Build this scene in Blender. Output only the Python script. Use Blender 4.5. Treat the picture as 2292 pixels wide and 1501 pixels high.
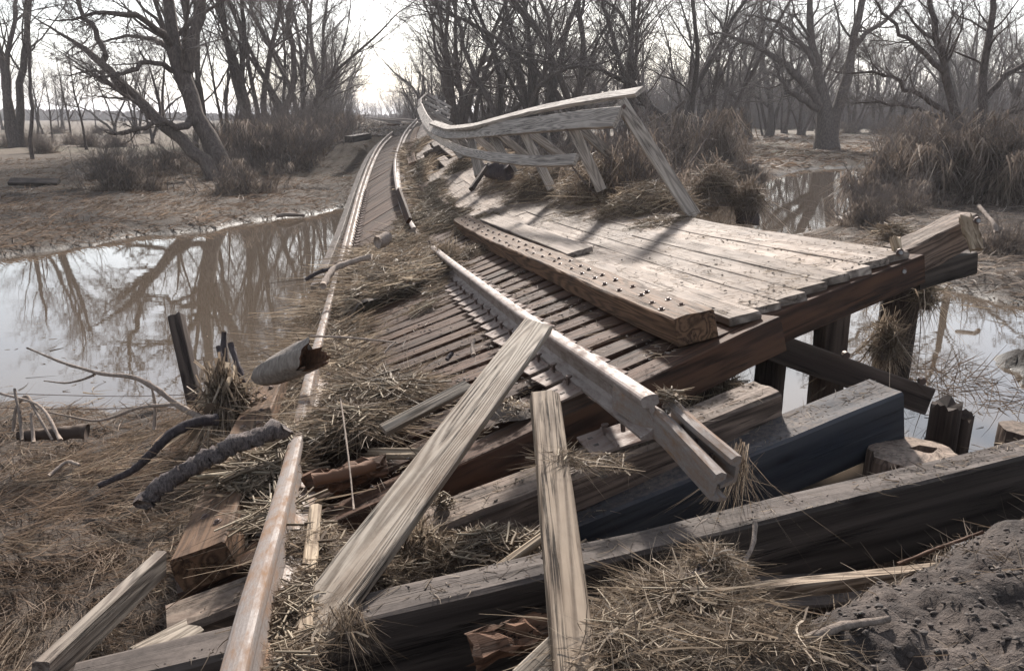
import bpy, math
import numpy as np
rad = math.radians
for o in list(bpy.data.objects): bpy.data.objects.remove(o)
sc = bpy.context.scene
col = sc.collection

# ------------------------------------------------------------------ camera
PITCH = rad(16.14); CP, SP = math.cos(PITCH), math.sin(PITCH)
FPX = 1700.0; CAMH = 2.4
cd = bpy.data.cameras.new('camera'); cam = bpy.data.objects.new('camera', cd); col.objects.link(cam)
cam.location = (0, 0, CAMH); cam.rotation_euler = (math.pi/2-PITCH, 0, 0)
cd.sensor_width = 36; cd.lens = FPX/2292*36; cd.clip_start = 0.05; cd.clip_end = 9000
sc.camera = cam

# ------------------------------------------------------------------ sky, sun, exposure
SUN_EL, SUN_AZ = 31.0, 3.0
w = bpy.data.worlds.new('World'); sc.world = w; w.use_nodes = True
nt = w.node_tree; N = nt.nodes; Lk = nt.links
for n in list(N): N.remove(n)
sky = N.new('ShaderNodeTexSky'); sky.sky_type = 'NISHITA'; sky.sun_disc = False
sky.sun_elevation = rad(SUN_EL); sky.sun_rotation = rad(SUN_AZ); sky.air_density = 1.0; sky.dust_density = 1.0; sky.ozone_density = 1.0
tc = N.new('ShaderNodeTexCoord'); mp = N.new('ShaderNodeMapping'); mp.inputs['Scale'].default_value = (1, 1, 2.5)
cn = N.new('ShaderNodeTexNoise'); cn.inputs['Scale'].default_value = 2.3; cn.inputs['Detail'].default_value = 7; cn.inputs['Roughness'].default_value = .55
cr = N.new('ShaderNodeValToRGB'); cr.color_ramp.elements[0].position = .36; cr.color_ramp.elements[1].position = .62
cr.color_ramp.elements[0].color = (.45,.45,.45,1); cr.color_ramp.elements[1].color = (.95,.95,.95,1)
mx = N.new('ShaderNodeMix'); mx.data_type = 'RGBA'
ds = N.new('ShaderNodeHueSaturation'); ds.inputs['Saturation'].default_value = .22; ds.inputs['Value'].default_value = 1.05   # thin bright cloud over the clear sky
Lk.new(sky.outputs[0], ds.inputs['Color']); Lk.new(ds.outputs[0], mx.inputs['B'])
bg = N.new('ShaderNodeBackground'); bg.inputs['Strength'].default_value = 0.098
wo = N.new('ShaderNodeOutputWorld')
Lk.new(tc.outputs['Generated'], mp.inputs['Vector']); Lk.new(mp.outputs[0], cn.inputs['Vector']); Lk.new(cn.outputs['Fac'], cr.inputs[0])
Lk.new(cr.outputs['Color'], mx.inputs['Factor']); Lk.new(sky.outputs[0], mx.inputs['A']); Lk.new(mx.outputs['Result'], bg.inputs[0]); Lk.new(bg.outputs[0], wo.inputs[0])
sd = bpy.data.lights.new('sun', 'SUN'); sd.energy = 4.5; sd.angle = rad(5); sd.color = (1, .93, .855)
so = bpy.data.objects.new('sun', sd); col.objects.link(so); so.location = (0, 30, 30)
so.rotation_euler = (-(math.pi/2-rad(SUN_EL)), 0, -rad(SUN_AZ))
sc.view_settings.view_transform = 'Standard'; sc.view_settings.look = 'None'
sc.view_settings.exposure = 1.12; sc.view_settings.gamma = 1
sc.render.engine = 'CYCLES'

# ------------------------------------------------------------------ helpers
def U(px, py, d):
    """real point seen at a spot of the photograph, d metres ahead"""
    v = (py-750.5)/FPX
    return np.array([(px-1146)/FPX*d, d*(CP-v*SP), CAMH-d*(SP+v*CP)])
def G(px, py, z=0.0):
    v = (py-750.5)/FPX
    return U(px, py, (CAMH-z)/(SP+v*CP))
def nrm(v): return v/np.maximum(np.linalg.norm(v, axis=-1, keepdims=True), 1e-9)
A_ = np.asarray
def tag(o, label=None, cat=None, group=None, kind=None):
    if label: o['label'] = label
    if cat: o['category'] = cat
    if group: o['group'] = group
    if kind: o['kind'] = kind
    return o
def empty(name, loc, label, cat, group=None):
    o = bpy.data.objects.new(name, None); o.empty_display_size = .1; col.objects.link(o); o.location = [float(x) for x in loc]
    return tag(o, label, cat, group)
def mesh(name, V, F, mat, parent=None, loc=None, lc=None, rnd=None, smooth=False, mi=None):
    """one mesh object; V in world metres, stored about its own base point"""
    V = A_(V, float)
    org = A_(parent.location, float) if parent is not None else (A_(loc, float) if loc is not None else np.zeros(3))
    me = bpy.data.meshes.new(name)
    Vl = (V-org).astype(np.float32)
    if isinstance(F, np.ndarray):
        n, k = F.shape
        me.vertices.add(len(Vl)); me.vertices.foreach_set('co', Vl.ravel())
        me.loops.add(n*k); me.loops.foreach_set('vertex_index', F.astype(np.int32).ravel())
        me.polygons.add(n); me.polygons.foreach_set('loop_start', np.arange(0, n*k, k, dtype=np.int32))
        try: me.polygons.foreach_set('loop_total', np.full(n, k, dtype=np.int32))
        except Exception: pass
    else:
        me.from_pydata([tuple(map(float, v)) for v in Vl], [], [tuple(int(i) for i in f) for f in F])
    if smooth: me.polygons.foreach_set('use_smooth', np.ones(len(me.polygons), dtype=bool))
    for m in (mat if isinstance(mat, (list, tuple)) else [mat]): me.materials.append(m)
    if mi is not None: me.polygons.foreach_set('material_index', A_(mi, np.int32))
    if lc is not None:
        a = me.attributes.new('lc', 'FLOAT_VECTOR', 'POINT'); a.data.foreach_set('vector', A_(lc, np.float32).ravel())
    if rnd is not None:
        a = me.attributes.new('rnd', 'FLOAT', 'POINT'); a.data.foreach_set('value', A_(rnd, np.float32).ravel())
    me.update(calc_edges=True); me.validate()
    o = bpy.data.objects.new(name, me); col.objects.link(o)
    if parent is not None: o.parent = parent
    else: o.location = [float(x) for x in org]
    return o
def copy_thing(o, loc, rz=None, scale=None):
    c = o.copy(); col.objects.link(c); c.location = [float(x) for x in loc]
    if rz is not None: c.rotation_euler = (o.rotation_euler[0], o.rotation_euler[1], rz)
    if scale is not None: c.scale = scale if hasattr(scale, '__len__') else (scale,)*3
    for ch in list(o.children):
        k = ch.copy(); col.objects.link(k); k.parent = c
    return c
class Acc:
    """collects pieces of ONE object"""
    def __init__(s): s.V=[]; s.F=[]; s.R=[]; s.n=0; s.M=[]
    def add(s, V, F, R, m=0):
        if F.shape[1] == 3: F = np.concatenate([F, F[:, 2:3]], 1)
        s.V.append(V); s.F.append(F+s.n); s.R.append(np.broadcast_to(R, (len(V),))); s.M.append(np.full(len(F), m)); s.n += len(V)
    def build(s, name, mat, **k):
        return mesh(name, np.concatenate(s.V), np.concatenate(s.F), mat, rnd=np.concatenate(s.R), mi=np.concatenate(s.M), **k)

# profile swept along a path
def sweep(name, pts, ups, prof, mat, parent=None, seg=None, jit=0.0, seed=0, jag=0.0, smooth=False, base=None, lcoff=0.0):
    rg = np.random.default_rng(seed)
    pts = A_(pts, float); prof = A_(prof, float)
    if A_(ups).ndim == 1: ups = np.tile(ups, (len(pts), 1))
    ups = A_(ups, float)
    if seg:
        L = np.r_[0, np.cumsum(np.linalg.norm(np.diff(pts, axis=0), axis=1))]
        t = np.linspace(0, L[-1], max(2, int(L[-1]/seg)+1))
        pts = np.stack([np.interp(t, L, pts[:, i]) for i in range(3)], 1)
        ups = np.stack([np.interp(t, L, ups[:, i]) for i in range(3)], 1)
    L = np.r_[0, np.cumsum(np.linalg.norm(np.diff(pts, axis=0), axis=1))]
    T = nrm(np.gradient(pts, axis=0)); S = nrm(np.cross(T, ups)); Up = np.cross(S, T)
    n, m = len(pts), len(prof)
    P = np.repeat(prof[None], n, 0).copy()
    if jit: 
        P += rg.normal(0, jit, P.shape)
        wob = np.cumsum(rg.normal(0, jit*.5, (n, 1, 2)), 0); P += wob-wob.mean(0)
    V = pts[:, None] + S[:, None]*P[..., :1] + Up[:, None]*P[..., 1:]
    if jag:
        V[0] += -T[0]*rg.random((m, 1))*jag; V[-1] += T[-1]*rg.random((m, 1))*jag
    lc = np.stack([np.repeat(L[:, None], m, 1)+lcoff, P[..., 0], P[..., 1]], -1)
    V = V.reshape(-1, 3); lc = lc.reshape(-1, 3)
    F = []
    for i in range(n-1):
        for j in range(m):
            k = (j+1) % m
            F.append((i*m+j, i*m+k, (i+1)*m+k, (i+1)*m+j))
    F.append(tuple(range(m))[::-1]); F.append(tuple((n-1)*m+j for j in range(m)))
    return mesh(name, V, F, mat, parent=parent, loc=pts[0] if base is None else base, lc=lc, smooth=smooth)
def rect(wd, h, c=0.006, top=True):
    """rectangle profile with small chamfers; top face centred on the path"""
    a = wd/2; y1 = 0 if top else h/2; y0 = y1-h
    pr = [(-a, y0+c), (-a, (y0+y1)/2), (-a, y1-c), (-a+c, y1), (-a/3, y1), (a/3, y1), (a-c, y1), (a, y1-c), (a, (y0+y1)/2), (a, y0+c), (a-c, y0), (-a+c, y0)]
    return pr
UPZ = np.array([0, 0, 1.0])
def timber(name, a, b, wd, h, mat, label=None, cat=None, group=None, up=UPZ, parent=None, seg=.3, jit=.0008, seed=1, jag=.004, c=.006, sag=0.0):
    a, b = A_(a, float), A_(b, float)
    n = 8; t = np.linspace(0, 1, n)[:, None]
    pts = a+(b-a)*t; pts[:, 2] -= (sag*4*t*(1-t))[:, 0]
    o = sweep(name, pts, up, rect(wd, h, c), mat, parent=parent, seg=seg, jit=jit, seed=seed, jag=jag, lcoff=seed*3.7)
    if label: tag(o, label, cat, group)
    return o

def tubes(P, R, s=4):
    """P (n,k,3) polylines, R (n,k) radii -> verts, quads"""
    P = A_(P, float); n, k, _ = P.shape
    T = np.empty_like(P); T[:, 1:-1] = P[:, 2:]-P[:, :-2] if k > 2 else 0
    T[:, 0] = P[:, 1]-P[:, 0]; T[:, -1] = P[:, -1]-P[:, -2]; T = nrm(T)
    ref = np.where(np.abs(T[:, :1, 2:]) > .8, np.array([1., 0, 0]), np.array([0, 0, 1.]))
    S = nrm(np.cross(T, ref)); B = np.cross(T, S)
    a = np.arange(s)*2*math.pi/s
    V = P[:, :, None]+(S[:, :, None]*np.cos(a)[:, None]+B[:, :, None]*np.sin(a)[:, None])*R[:, :, None, None]
    base = (np.arange(n)[:, None, None]*k+np.arange(k-1)[None, :, None])*s
    j = np.arange(s)[None, None]; jn = (j+1) % s
    F = np.stack([base+j, base+jn, base+s+jn, base+s+j], -1).reshape(-1, 4)
    return V.reshape(-1, 3), F
def ribbons(P, D, L, W, rg, k=3, bend=.4, grav=0.0, flat=None, pl=None):
    """thin curved blades"""
    n = len(P); t = np.linspace(0, 1, k+1)[None, :, None]
    L = np.broadcast_to(L, (n,))[:, None, None]; W = np.broadcast_to(W, (n,))[:, None, None]
    B = rg.normal(0, 1, (n, 3)); B -= (B*D).sum(1, keepdims=True)*D; B = nrm(B)*rg.random((n, 1))*bend
    if pl is not None: B -= (B@pl)[:, None]*pl*.75
    C = P[:, None]+D[:, None]*L*t+B[:, None]*L*t*t+np.array([0, 0, -grav])*L*t*t
    S = np.cross(D, rg.normal(0, 1, (n, 3)) if flat is None else flat+rg.normal(0, .35, (n, 3))); S = nrm(S)
    wd = W*.5*(1-.75*t**2)
    V = np.stack([C-S[:, None]*wd, C+S[:, None]*wd], 2).reshape(-1, 3)
    base = (np.arange(n)[:, None]*(k+1)+np.arange(k)[None])*2
    F = np.stack([base, base+1, base+3, base+2], -1).reshape(-1, 4)
    return V, F, np.repeat(rg.random(n), (k+1)*2)
def sticks(P, D, L, R, rg, k=2, s=5, bend=.15):
    n = len(P); t = np.linspace(0, 1, k+1)[None, :, None]
    L = np.broadcast_to(L, (n,))[:, None, None]; R = np.broadcast_to(R, (n,))
    B = rg.normal(0, 1, (n, 3)); B = nrm(B)*rg.random((n, 1))*bend
    C = P[:, None]+D[:, None]*L*t+B[:, None]*L*t*(1-t)*2
    V, F = tubes(C, R[:, None]*np.linspace(1, .8, k+1)[None], s)
    return V, F, np.repeat(rg.random(n), (k+1)*s)
def rdir(n, rg, flat=.3): 
    a = rg.random(n)*2*math.pi
    return nrm(np.stack([np.cos(a), np.sin(a), rg.normal(0, flat, n)], 1))

# value noise for terrain and lumps
def vnoise(x, y, seed=0):
    def h(i, j):
        v = np.sin(i*127.1+j*311.7+seed*74.7)*43758.5453
        return v-np.floor(v)
    xi, yi = np.floor(x), np.floor(y); xf, yf = x-xi, y-yi
    u, v = xf*xf*(3-2*xf), yf*yf*(3-2*yf)
    return (h(xi, yi)*(1-u)+h(xi+1, yi)*u)*(1-v)+(h(xi, yi+1)*(1-u)+h(xi+1, yi+1)*u)*v
def fbm(x, y, o=4, seed=0):
    s, a, t = 0, .5, 0
    for i in range(o): s = s+a*(vnoise(x*2**i, y*2**i, seed+i)-.5); a *= .5
    return s*2
def sstep(a, b, x):
    t = np.clip((x-a)/(b-a), 0, 1); return t*t*(3-2*t)

# ------------------------------------------------------------------ materials
def newmat(name):
    m = bpy.data.materials.new(name); m.use_nodes = True
    t = m.node_tree; b = t.nodes['Principled BSDF']; return m, t, b
def nd(t, kind, **k):
    n = t.nodes.new(kind)
    for a, v in k.items(): setattr(n, a, v)
    return n
def ramp(t, src, stops):
    r = t.nodes.new('ShaderNodeValToRGB'); e = r.color_ramp.elements
    while len(e) < len(stops): e.new(.5)
    for i, (p, c) in enumerate(stops):
        e[i].position = p; e[i].color = (c if hasattr(c, '__len__') else (c, c, c))[:3]+(1,) if hasattr(c, '__len__') else (c, c, c, 1)
    t.links.new(src, r.inputs[0]); return r.outputs[0]
def noise(t, vec, scale, detail=4, rough=.55, dist=0.0):
    n = t.nodes.new('ShaderNodeTexNoise'); n.inputs['Scale'].default_value = scale; n.inputs['Detail'].default_value = detail
    n.inputs['Roughness'].default_value = rough; n.inputs['Distortion'].default_value = dist
    if vec is not None: t.links.new(vec, n.inputs['Vector'])
    return n.outputs['Fac']
def mapping(t, vec, scale, loc=None):
    n = t.nodes.new('ShaderNodeMapping'); n.inputs['Scale'].default_value = scale
    t.links.new(vec, n.inputs['Vector'])
    if loc is not None: t.links.new(loc, n.inputs['Location'])
    return n.outputs[0]
def mix(t, fac, a, b, blend='MIX'):
    n = t.nodes.new('ShaderNodeMix'); n.data_type = 'RGBA'; n.blend_type = blend
    for s, v in (('Factor', fac), ('A', a), ('B', b)):
        if hasattr(v, 'is_linked') or hasattr(v, 'links'): t.links.new(v, n.inputs[s])
        elif hasattr(v, '__len__'): n.inputs[s].default_value = tuple(v)[:3]+(1,)
        else: n.inputs[s].default_value = v
    return n.outputs['Result']
def mth(t, op, a, b=None, clamp=False):
    n = t.nodes.new('ShaderNodeMath'); n.operation = op; n.use_clamp = clamp
    for i, v in enumerate((a, b)):
        if v is None: continue
        if hasattr(v, 'links'): t.links.new(v, n.inputs[i])
        else: n.inputs[i].default_value = v
    return n.outputs[0]
def bump(t, b, h, strength=.5, dist=.004):
    n = t.nodes.new('ShaderNodeBump'); n.inputs['Strength'].default_value = strength; n.inputs['Distance'].default_value = dist
    t.links.new(h, n.inputs['Height']); t.links.new(n.outputs[0], b.inputs['Normal']); return n
def wood(name, dark, light, silt=(.3, .25, .2), silt_amt=.5, ring=60, cracks=.5, stain=(.05, .035, .03), stain_amt=.35, rough=.75, bd=.004, warm=None, rw=.35):
    m, t, b = newmat(name); l = t.links
    at = nd(t, 'ShaderNodeAttribute', attribute_name='lc'); oi = nd(t, 'ShaderNodeObjectInfo')
    off = nd(t, 'ShaderNodeCombineXYZ'); l.new(mth(t, 'MULTIPLY', oi.outputs['Random'], 37.0), off.inputs[0])
    l.new(mth(t, 'MULTIPLY', oi.outputs['Random'], 3.1), off.inputs[1]); l.new(mth(t, 'MULTIPLY', oi.outputs['Random'], 1.7), off.inputs[2])
    va = nd(t, 'ShaderNodeVectorMath', operation='ADD'); l.new(at.outputs['Vector'], va.inputs[0]); l.new(off.outputs[0], va.inputs[1]); v = va.outputs[0]
    # growth rings: distance field of stretched coordinates, wavy
    g1 = noise(t, mapping(t, v, (.45, 6, 6)), 1.0, 1.5, .45, .25)
    g2 = noise(t, mapping(t, v, (1.0, 55, 55)), 1.0, 4, .65)
    g3 = noise(t, mapping(t, v, (5, 260, 260)), 1.0, 3, .6)
    rings = mth(t, 'SINE', mth(t, 'MULTIPLY', mth(t, 'ADD', g1, mth(t, 'MULTIPLY', g2, .05)), ring))
    rings = mth(t, 'ADD', mth(t, 'MULTIPLY', rings, .5), .5)
    gr = mth(t, 'ADD', mth(t, 'MULTIPLY', rings, rw), mth(t, 'ADD', mth(t, 'MULTIPLY', g2, .5), mth(t, 'MULTIPLY', g3, .3)))
    colr = ramp(t, gr, [(.28, dark), (.85, light)])
    # broad weather stains
    st = ramp(t, noise(t, mapping(t, v, (1.6, 4, 4)), 1.3, 5, .62), [(.42, 0.0), (.66, 1.0)])
    colr = mix(t, mth(t, 'MULTIPLY', st, stain_amt), colr, stain)
    if warm:
        wm = ramp(t, noise(t, mapping(t, v, (.9, 3, 3)), 2.1, 4, .6), [(.5, 0.0), (.62, 1.0)])
        colr = mix(t, mth(t, 'MULTIPLY', wm, .55), colr, warm)
    # cracks along the grain
    cn_ = noise(t, mapping(t, v, (.55, 30, 30)), 1.0, 5, .6, .2)
    ck = mth(t, 'ABSOLUTE', mth(t, 'SUBTRACT', cn_, .5))
    ckm = ramp(t, ck, [(.0, 1.0), (.012+.012*cracks, 0.0)])
    ckm = mth(t, 'MULTIPLY', ckm, ramp(t, noise(t, mapping(t, v, (1.2, 5, 5)), 1.7, 3), [(.48, 0.0), (.6, 1.0)]))
    colr = mix(t, mth(t, 'MULTIPLY', ckm, min(1, cracks*1.6)), colr, (.012, .009, .008))
    # knots
    vo = t.nodes.new('ShaderNodeTexVoronoi'); vo.inputs['Scale'].default_value = 1.0; l.new(mapping(t, v, (1.6, 4.2, 4.2)), vo.inputs['Vector'])
    kn = ramp(t, vo.outputs['Distance'], [(.05, 1.0), (.13, 0.0)])
    colr = mix(t, mth(t, 'MULTIPLY', kn, .75), colr, (dark[0]*.6, dark[1]*.5, dark[2]*.5))
    # silt left by the flood on what faces up
    ge = nd(t, 'ShaderNodeNewGeometry'); sx = nd(t, 'ShaderNodeSeparateXYZ'); l.new(ge.outputs['Normal'], sx.inputs[0])
    upf = ramp(t, sx.outputs['Z'], [(.55, 0.0), (.95, 1.0)])
    sn = ramp(t, noise(t, ge.outputs['Position'], 3.2, 8, .68), [(.36, 0.0), (.66, 1.0)])
    sn2 = ramp(t, noise(t, ge.outputs['Position'], 45, 4, .7), [(.35, .25), (.6, 1.0)])
    sf = mth(t, 'MULTIPLY', mth(t, 'MULTIPLY', upf, sn2), mth(t, 'MULTIPLY', mth(t, 'ADD', mth(t, 'MULTIPLY', sn, .8), .2), silt_amt), True)
    colr = mix(t, sf, colr, silt)
    # random tone of each piece
    hs = nd(t, 'ShaderNodeHueSaturation'); l.new(mth(t, 'ADD', mth(t, 'MULTIPLY', oi.outputs['Random'], .5), .75), hs.inputs['Value']); l.new(colr, hs.inputs['Color'])
    l.new(hs.outputs[0], b.inputs['Base Color'])
    l.new(mth(t, 'ADD', mth(t, 'MULTIPLY', g2, .25), rough-.12), b.inputs['Roughness'])
    hgt = mth(t, 'SUBTRACT', mth(t, 'ADD', gr, mth(t, 'MULTIPLY', g3, .5)), mth(t, 'MULTIPLY', ckm, 2.5))
    bump(t, b, hgt, .8, bd*.55)
    b.inputs['Specular IOR Level'].default_value = .14
    return m
M = {}
M['tie'] = wood('creosoted_tie_wood', (.016, .010, .008), (.082, .041, .025), silt=(.12, .075, .052), silt_amt=.3, cracks=.9, warm=(.085, .045, .027))
M['black'] = wood('black_creosote_wood', (.022, .018, .016), (.115, .094, .082), silt=(.17, .14, .125), silt_amt=.85, cracks=.8, stain=(.085, .07, .06), ring=25)
M['blue'] = wood('blue_black_creosote_wood', (.020, .021, .026), (.070, .073, .082), silt=(.16, .13, .11), silt_amt=.95, cracks=.25, stain=(.026, .034, .05), stain_amt=.5, ring=20)
M['worn'] = wood('worn_tie_wood', (.05, .036, .03), (.26, .19, .15), silt=(.38, .31, .25), silt_amt=.6, cracks=1.0, stain=(.03, .022, .018), stain_amt=.6)
M['guard'] = wood('brown_guard_wood', (.055, .031, .018), (.20, .118, .072), silt=(.22, .155, .11), silt_amt=.5, cracks=.7, ring=90, rw=.5)
M['deck'] = wood('pale_deck_wood', (.13, .105, .09), (.33, .275, .235), silt=(.26, .20, .155), silt_amt=.85, cracks=1.3, stain=(.085, .062, .048), stain_amt=.85, rw=.45, ring=40)
M['rail_wood'] = wood('grey_handrail_wood', (.20, .175, .155), (.43, .38, .335), silt=(.5, .44, .4), silt_amt=.3, cracks=.6, stain=(.16, .13, .11), stain_amt=.3, ring=110, rw=.5)
M['grey'] = wood('grey_weathered_wood', (.09, .07, .052), (.36, .31, .255), silt=(.45, .4, .34), silt_amt=.2, cracks=.8, stain=(.12, .075, .045), stain_amt=.55, ring=150, bd=.006, rw=.6)
M['brownplank'] = wood('brown_weathered_wood', (.075, .052, .036), (.30, .235, .175), silt=(.3, .25, .2), silt_amt=.3, cracks=1.0, stain=(.08, .05, .03), stain_amt=.5, ring=150, bd=.006, rw=.55)
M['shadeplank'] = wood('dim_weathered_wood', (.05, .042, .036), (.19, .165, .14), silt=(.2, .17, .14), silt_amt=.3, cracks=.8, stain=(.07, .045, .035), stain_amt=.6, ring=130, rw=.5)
M['tan'] = wood('tan_split_wood', (.16, .11, .07), (.45, .36, .26), silt_amt=.25, cracks=.8, stain=(.09, .06, .045), stain_amt=.6, ring=110, rw=.5)
M['orange'] = wood('rotten_orange_wood', (.05, .028, .018), (.23, .125, .078), silt_amt=.1, cracks=1.0, stain=(.05, .025, .018), ring=60, bd=.012)
M['pile'] = wood('dark_pile_wood', (.022, .016, .014), (.105, .08, .066), silt=(.17, .13, .1), silt_amt=.7, cracks=1.0, ring=25, stain_amt=.5, bd=.008)

def bark(name, c0, c1, sc_=1.0):
    m, t, b = newmat(name); l = t.links
    tcn = nd(t, 'ShaderNodeTexCoord'); oi = nd(t, 'ShaderNodeObjectInfo')
    v = mapping(t, tcn.outputs['Object'], (6*sc_, 6*sc_, 1.6*sc_))
    n1 = noise(t, v, 2.5, 6, .7)
    c = ramp(t, n1, [(.3, c0), (.72, c1)])
    hs = nd(t, 'ShaderNodeHueSaturation'); l.new(mth(t, 'ADD', mth(t, 'MULTIPLY', oi.outputs['Random'], .5), .75), hs.inputs['Value']); l.new(c, hs.inputs['Color'])
    l.new(hs.outputs[0], b.inputs['Base Color']); b.inputs['Roughness'].default_value = .9
    bump(t, b, n1, .8, .05/sc_); b.inputs['Specular IOR Level'].default_value = .2
    return m
M['bark'] = bark('grey_brown_bark', (.04, .032, .028), (.15, .12, .105))
M['twig'] = bark('twig_bark', (.11, .092, .084), (.21, .18, .165))
M['branch'] = bark('bleached_branch', (.14, .11, .09), (.33, .27, .23), 4)
M['char'] = bark('charred_flaky_bark', (.010, .009, .010), (.17, .14, .13), 7)
M['darkbranch'] = bark('dark_wet_branch', (.03, .026, .03), (.11, .09, .09), 4)
M['logwood'] = bark('silvery_log', (.16, .135, .115), (.42, .37, .33), 3)
M['logcore'] = bark('rotten_log_inside', (.03, .014, .008), (.16, .08, .045), 5)

def straw(name, stops, tr=.38):
    m, t, b = newmat(name); l = t.links
    at = nd(t, 'ShaderNodeAttribute', attribute_name='rnd')
    c = ramp(t, at.outputs['Fac'], stops)
    ge = nd(t, 'ShaderNodeNewGeometry')
    c = mix(t, ramp(t, noise(t, ge.outputs['Position'], 1.7, 4, .6), [(.4, 0.0), (.7, .6)]), c, (.10, .075, .055), 'MIX')
    l.new(c, b.inputs['Base Color']); b.inputs['Roughness'].default_value = .6; b.inputs['Specular IOR Level'].default_value = .15
    tr_ = nd(t, 'ShaderNodeBsdfTranslucent'); l.new(c, tr_.inputs[0])
    ms = nd(t, 'ShaderNodeMixShader'); ms.inputs[0].default_value = tr
    l.new(b.outputs[0], ms.inputs[1]); l.new(tr_.outputs[0], ms.inputs[2]); l.new(ms.outputs[0], t.nodes['Material Output'].inputs[0])
    return m
M['straw'] = straw('flood_straw', [(0, (.04, .03, .023)), (.3, (.14, .105, .078)), (.7, (.30, .235, .175)), (1, (.52, .43, .33))])
M['stalk'] = straw('corn_stalk', [(0, (.10, .07, .045)), (.5, (.25, .195, .135)), (1, (.50, .42, .31))], .1)
M['grass'] = straw('dead_brown_grass', [(0, (.05, .034, .026)), (.5, (.18, .125, .09)), (1, (.38, .29, .22))])
M['silty'] = straw('silty_hanging_grass', [(0, (.07, .054, .043)), (.5, (.24, .19, .155)), (1, (.47, .405, .35))], .4)
def soil(name, c0, c1, c2, s=1.0):
    m, t, b = newmat(name); l = t.links
    ge = nd(t, 'ShaderNodeNewGeometry'); n1 = noise(t, ge.outputs['Position'], 2.0*s, 9, .72); n2 = noise(t, ge.outputs['Position'], 26*s, 6, .7)
    c = mix(t, ramp(t, n2, [(.35, 0.0), (.65, 1.0)]), ramp(t, n1, [(.35, c0), (.65, c1)]), c2)
    l.new(c, b.inputs['Base Color']); b.inputs['Roughness'].default_value = .85
    bump(t, b, mth(t, 'ADD', n1, mth(t, 'MULTIPLY', n2, .5)), 1.0, .03/s); return m
M['soil'] = soil('dark_mud', (.025, .02, .018), (.07, .055, .048), (.11, .088, .075))
M['clod'] = soil('grey_clods', (.05, .041, .035), (.11, .09, .075), (.16, .13, .11), 3)

def steel(name, base, rustc, dust, metal=.75, rough=.38, wear=.5):
    m, t, b = newmat(name); l = t.links
    at = nd(t, 'ShaderNodeAttribute', attribute_name='lc')
    n1 = noise(t, mapping(t, at.outputs['Vector'], (3, 9, 9)), 2.2, 8, .7); n2 = noise(t, mapping(t, at.outputs['Vector'], (60, 160, 160)), 1.0, 4, .6)
    r = ramp(t, n1, [(.5-.1*wear, 0.0), (.72-.1*wear, 1.0)])
    c = mix(t, r, mix(t, ramp(t, n2, [(.3, 0.0), (.7, 1.0)]), base, dust), rustc)
    l.new(c, b.inputs['Base Color']); b.inputs['Specular IOR Level'].default_value = .25
    l.new(mth(t, 'MULTIPLY', mth(t, 'SUBTRACT', 1.0, r), metal), b.inputs['Metallic'])
    l.new(mth(t, 'ADD', mth(t, 'MULTIPLY', r, .35), rough), b.inputs['Roughness'])
    bump(t, b, mth(t, 'ADD', n1, n2), .35, .002); return m
M['rail'] = steel('worn_rail_steel', (.26, .225, .205), (.15, .11, .09), (.215, .175, .155), .18, .58, .45)
M['rail_rust'] = steel('rusty_rail_steel', (.24, .215, .20), (.19, .115, .07), (.18, .15, .135), .18, .6, .55)
M['plate'] = steel('tie_plate_iron', (.21, .165, .145), (.12, .075, .06), (.17, .13, .11), .1, .62, .6)
M['iron'] = steel('dark_iron', (.10, .08, .075), (.12, .07, .05), (.14, .10, .085), .5, .5, .6)
M['bolt'] = steel('grey_bolt', (.4, .42, .45), (.2, .15, .12), (.35, .36, .38), .8, .3, .1)

# ------------------------------------------------------------------ terrain and water
POND = np.array([(-60,13),(-9,13.2),(-8.1,14.9),(-6.7,16.4),(-5.8,18.2),(-4.6,20.6),(-3.2,20.5),(-1,20),(2,21),(4.5,24),(6.5,30),(10.1,30.6),(13,35),(16.4,37.6),(19,36.5),(14,28),(11.3,23),(8.8,19.6),(7.0,17.0),(4.6,14.5),(4.9,12.2),(6.0,10.7),(6.5,9.6),(9,8.6),(16,8),(16,3.0),(3,3.3),(1.8,3.8),(.5,4.3),(-1,5.0),(-2.2,5.9),(-3.1,6.25),(-4.4,6.05),(-9,6.4),(-60,5.5)])
def sdist(x, y, poly):
    d = np.full(x.shape, 1e9); ins = np.zeros(x.shape, bool)
    n = len(poly)
    for i in range(n):
        ax, ay = poly[i]; bx, by = poly[(i+1) % n]
        ex, ey = bx-ax, by-ay
        t = np.clip(((x-ax)*ex+(y-ay)*ey)/(ex*ex+ey*ey), 0, 1)
        d = np.minimum(d, (x-ax-ex*t)**2+(y-ay-ey*t)**2)
        c = ((ay > y) != (by > y)) & (x < (bx-ax)*(y-ay)/(by-ay+1e-12)+ax); ins ^= c
    return np.sqrt(d)*np.where(ins, -1, 1)
def track_x(y): return -5.25-.2035*(y-42)
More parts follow.
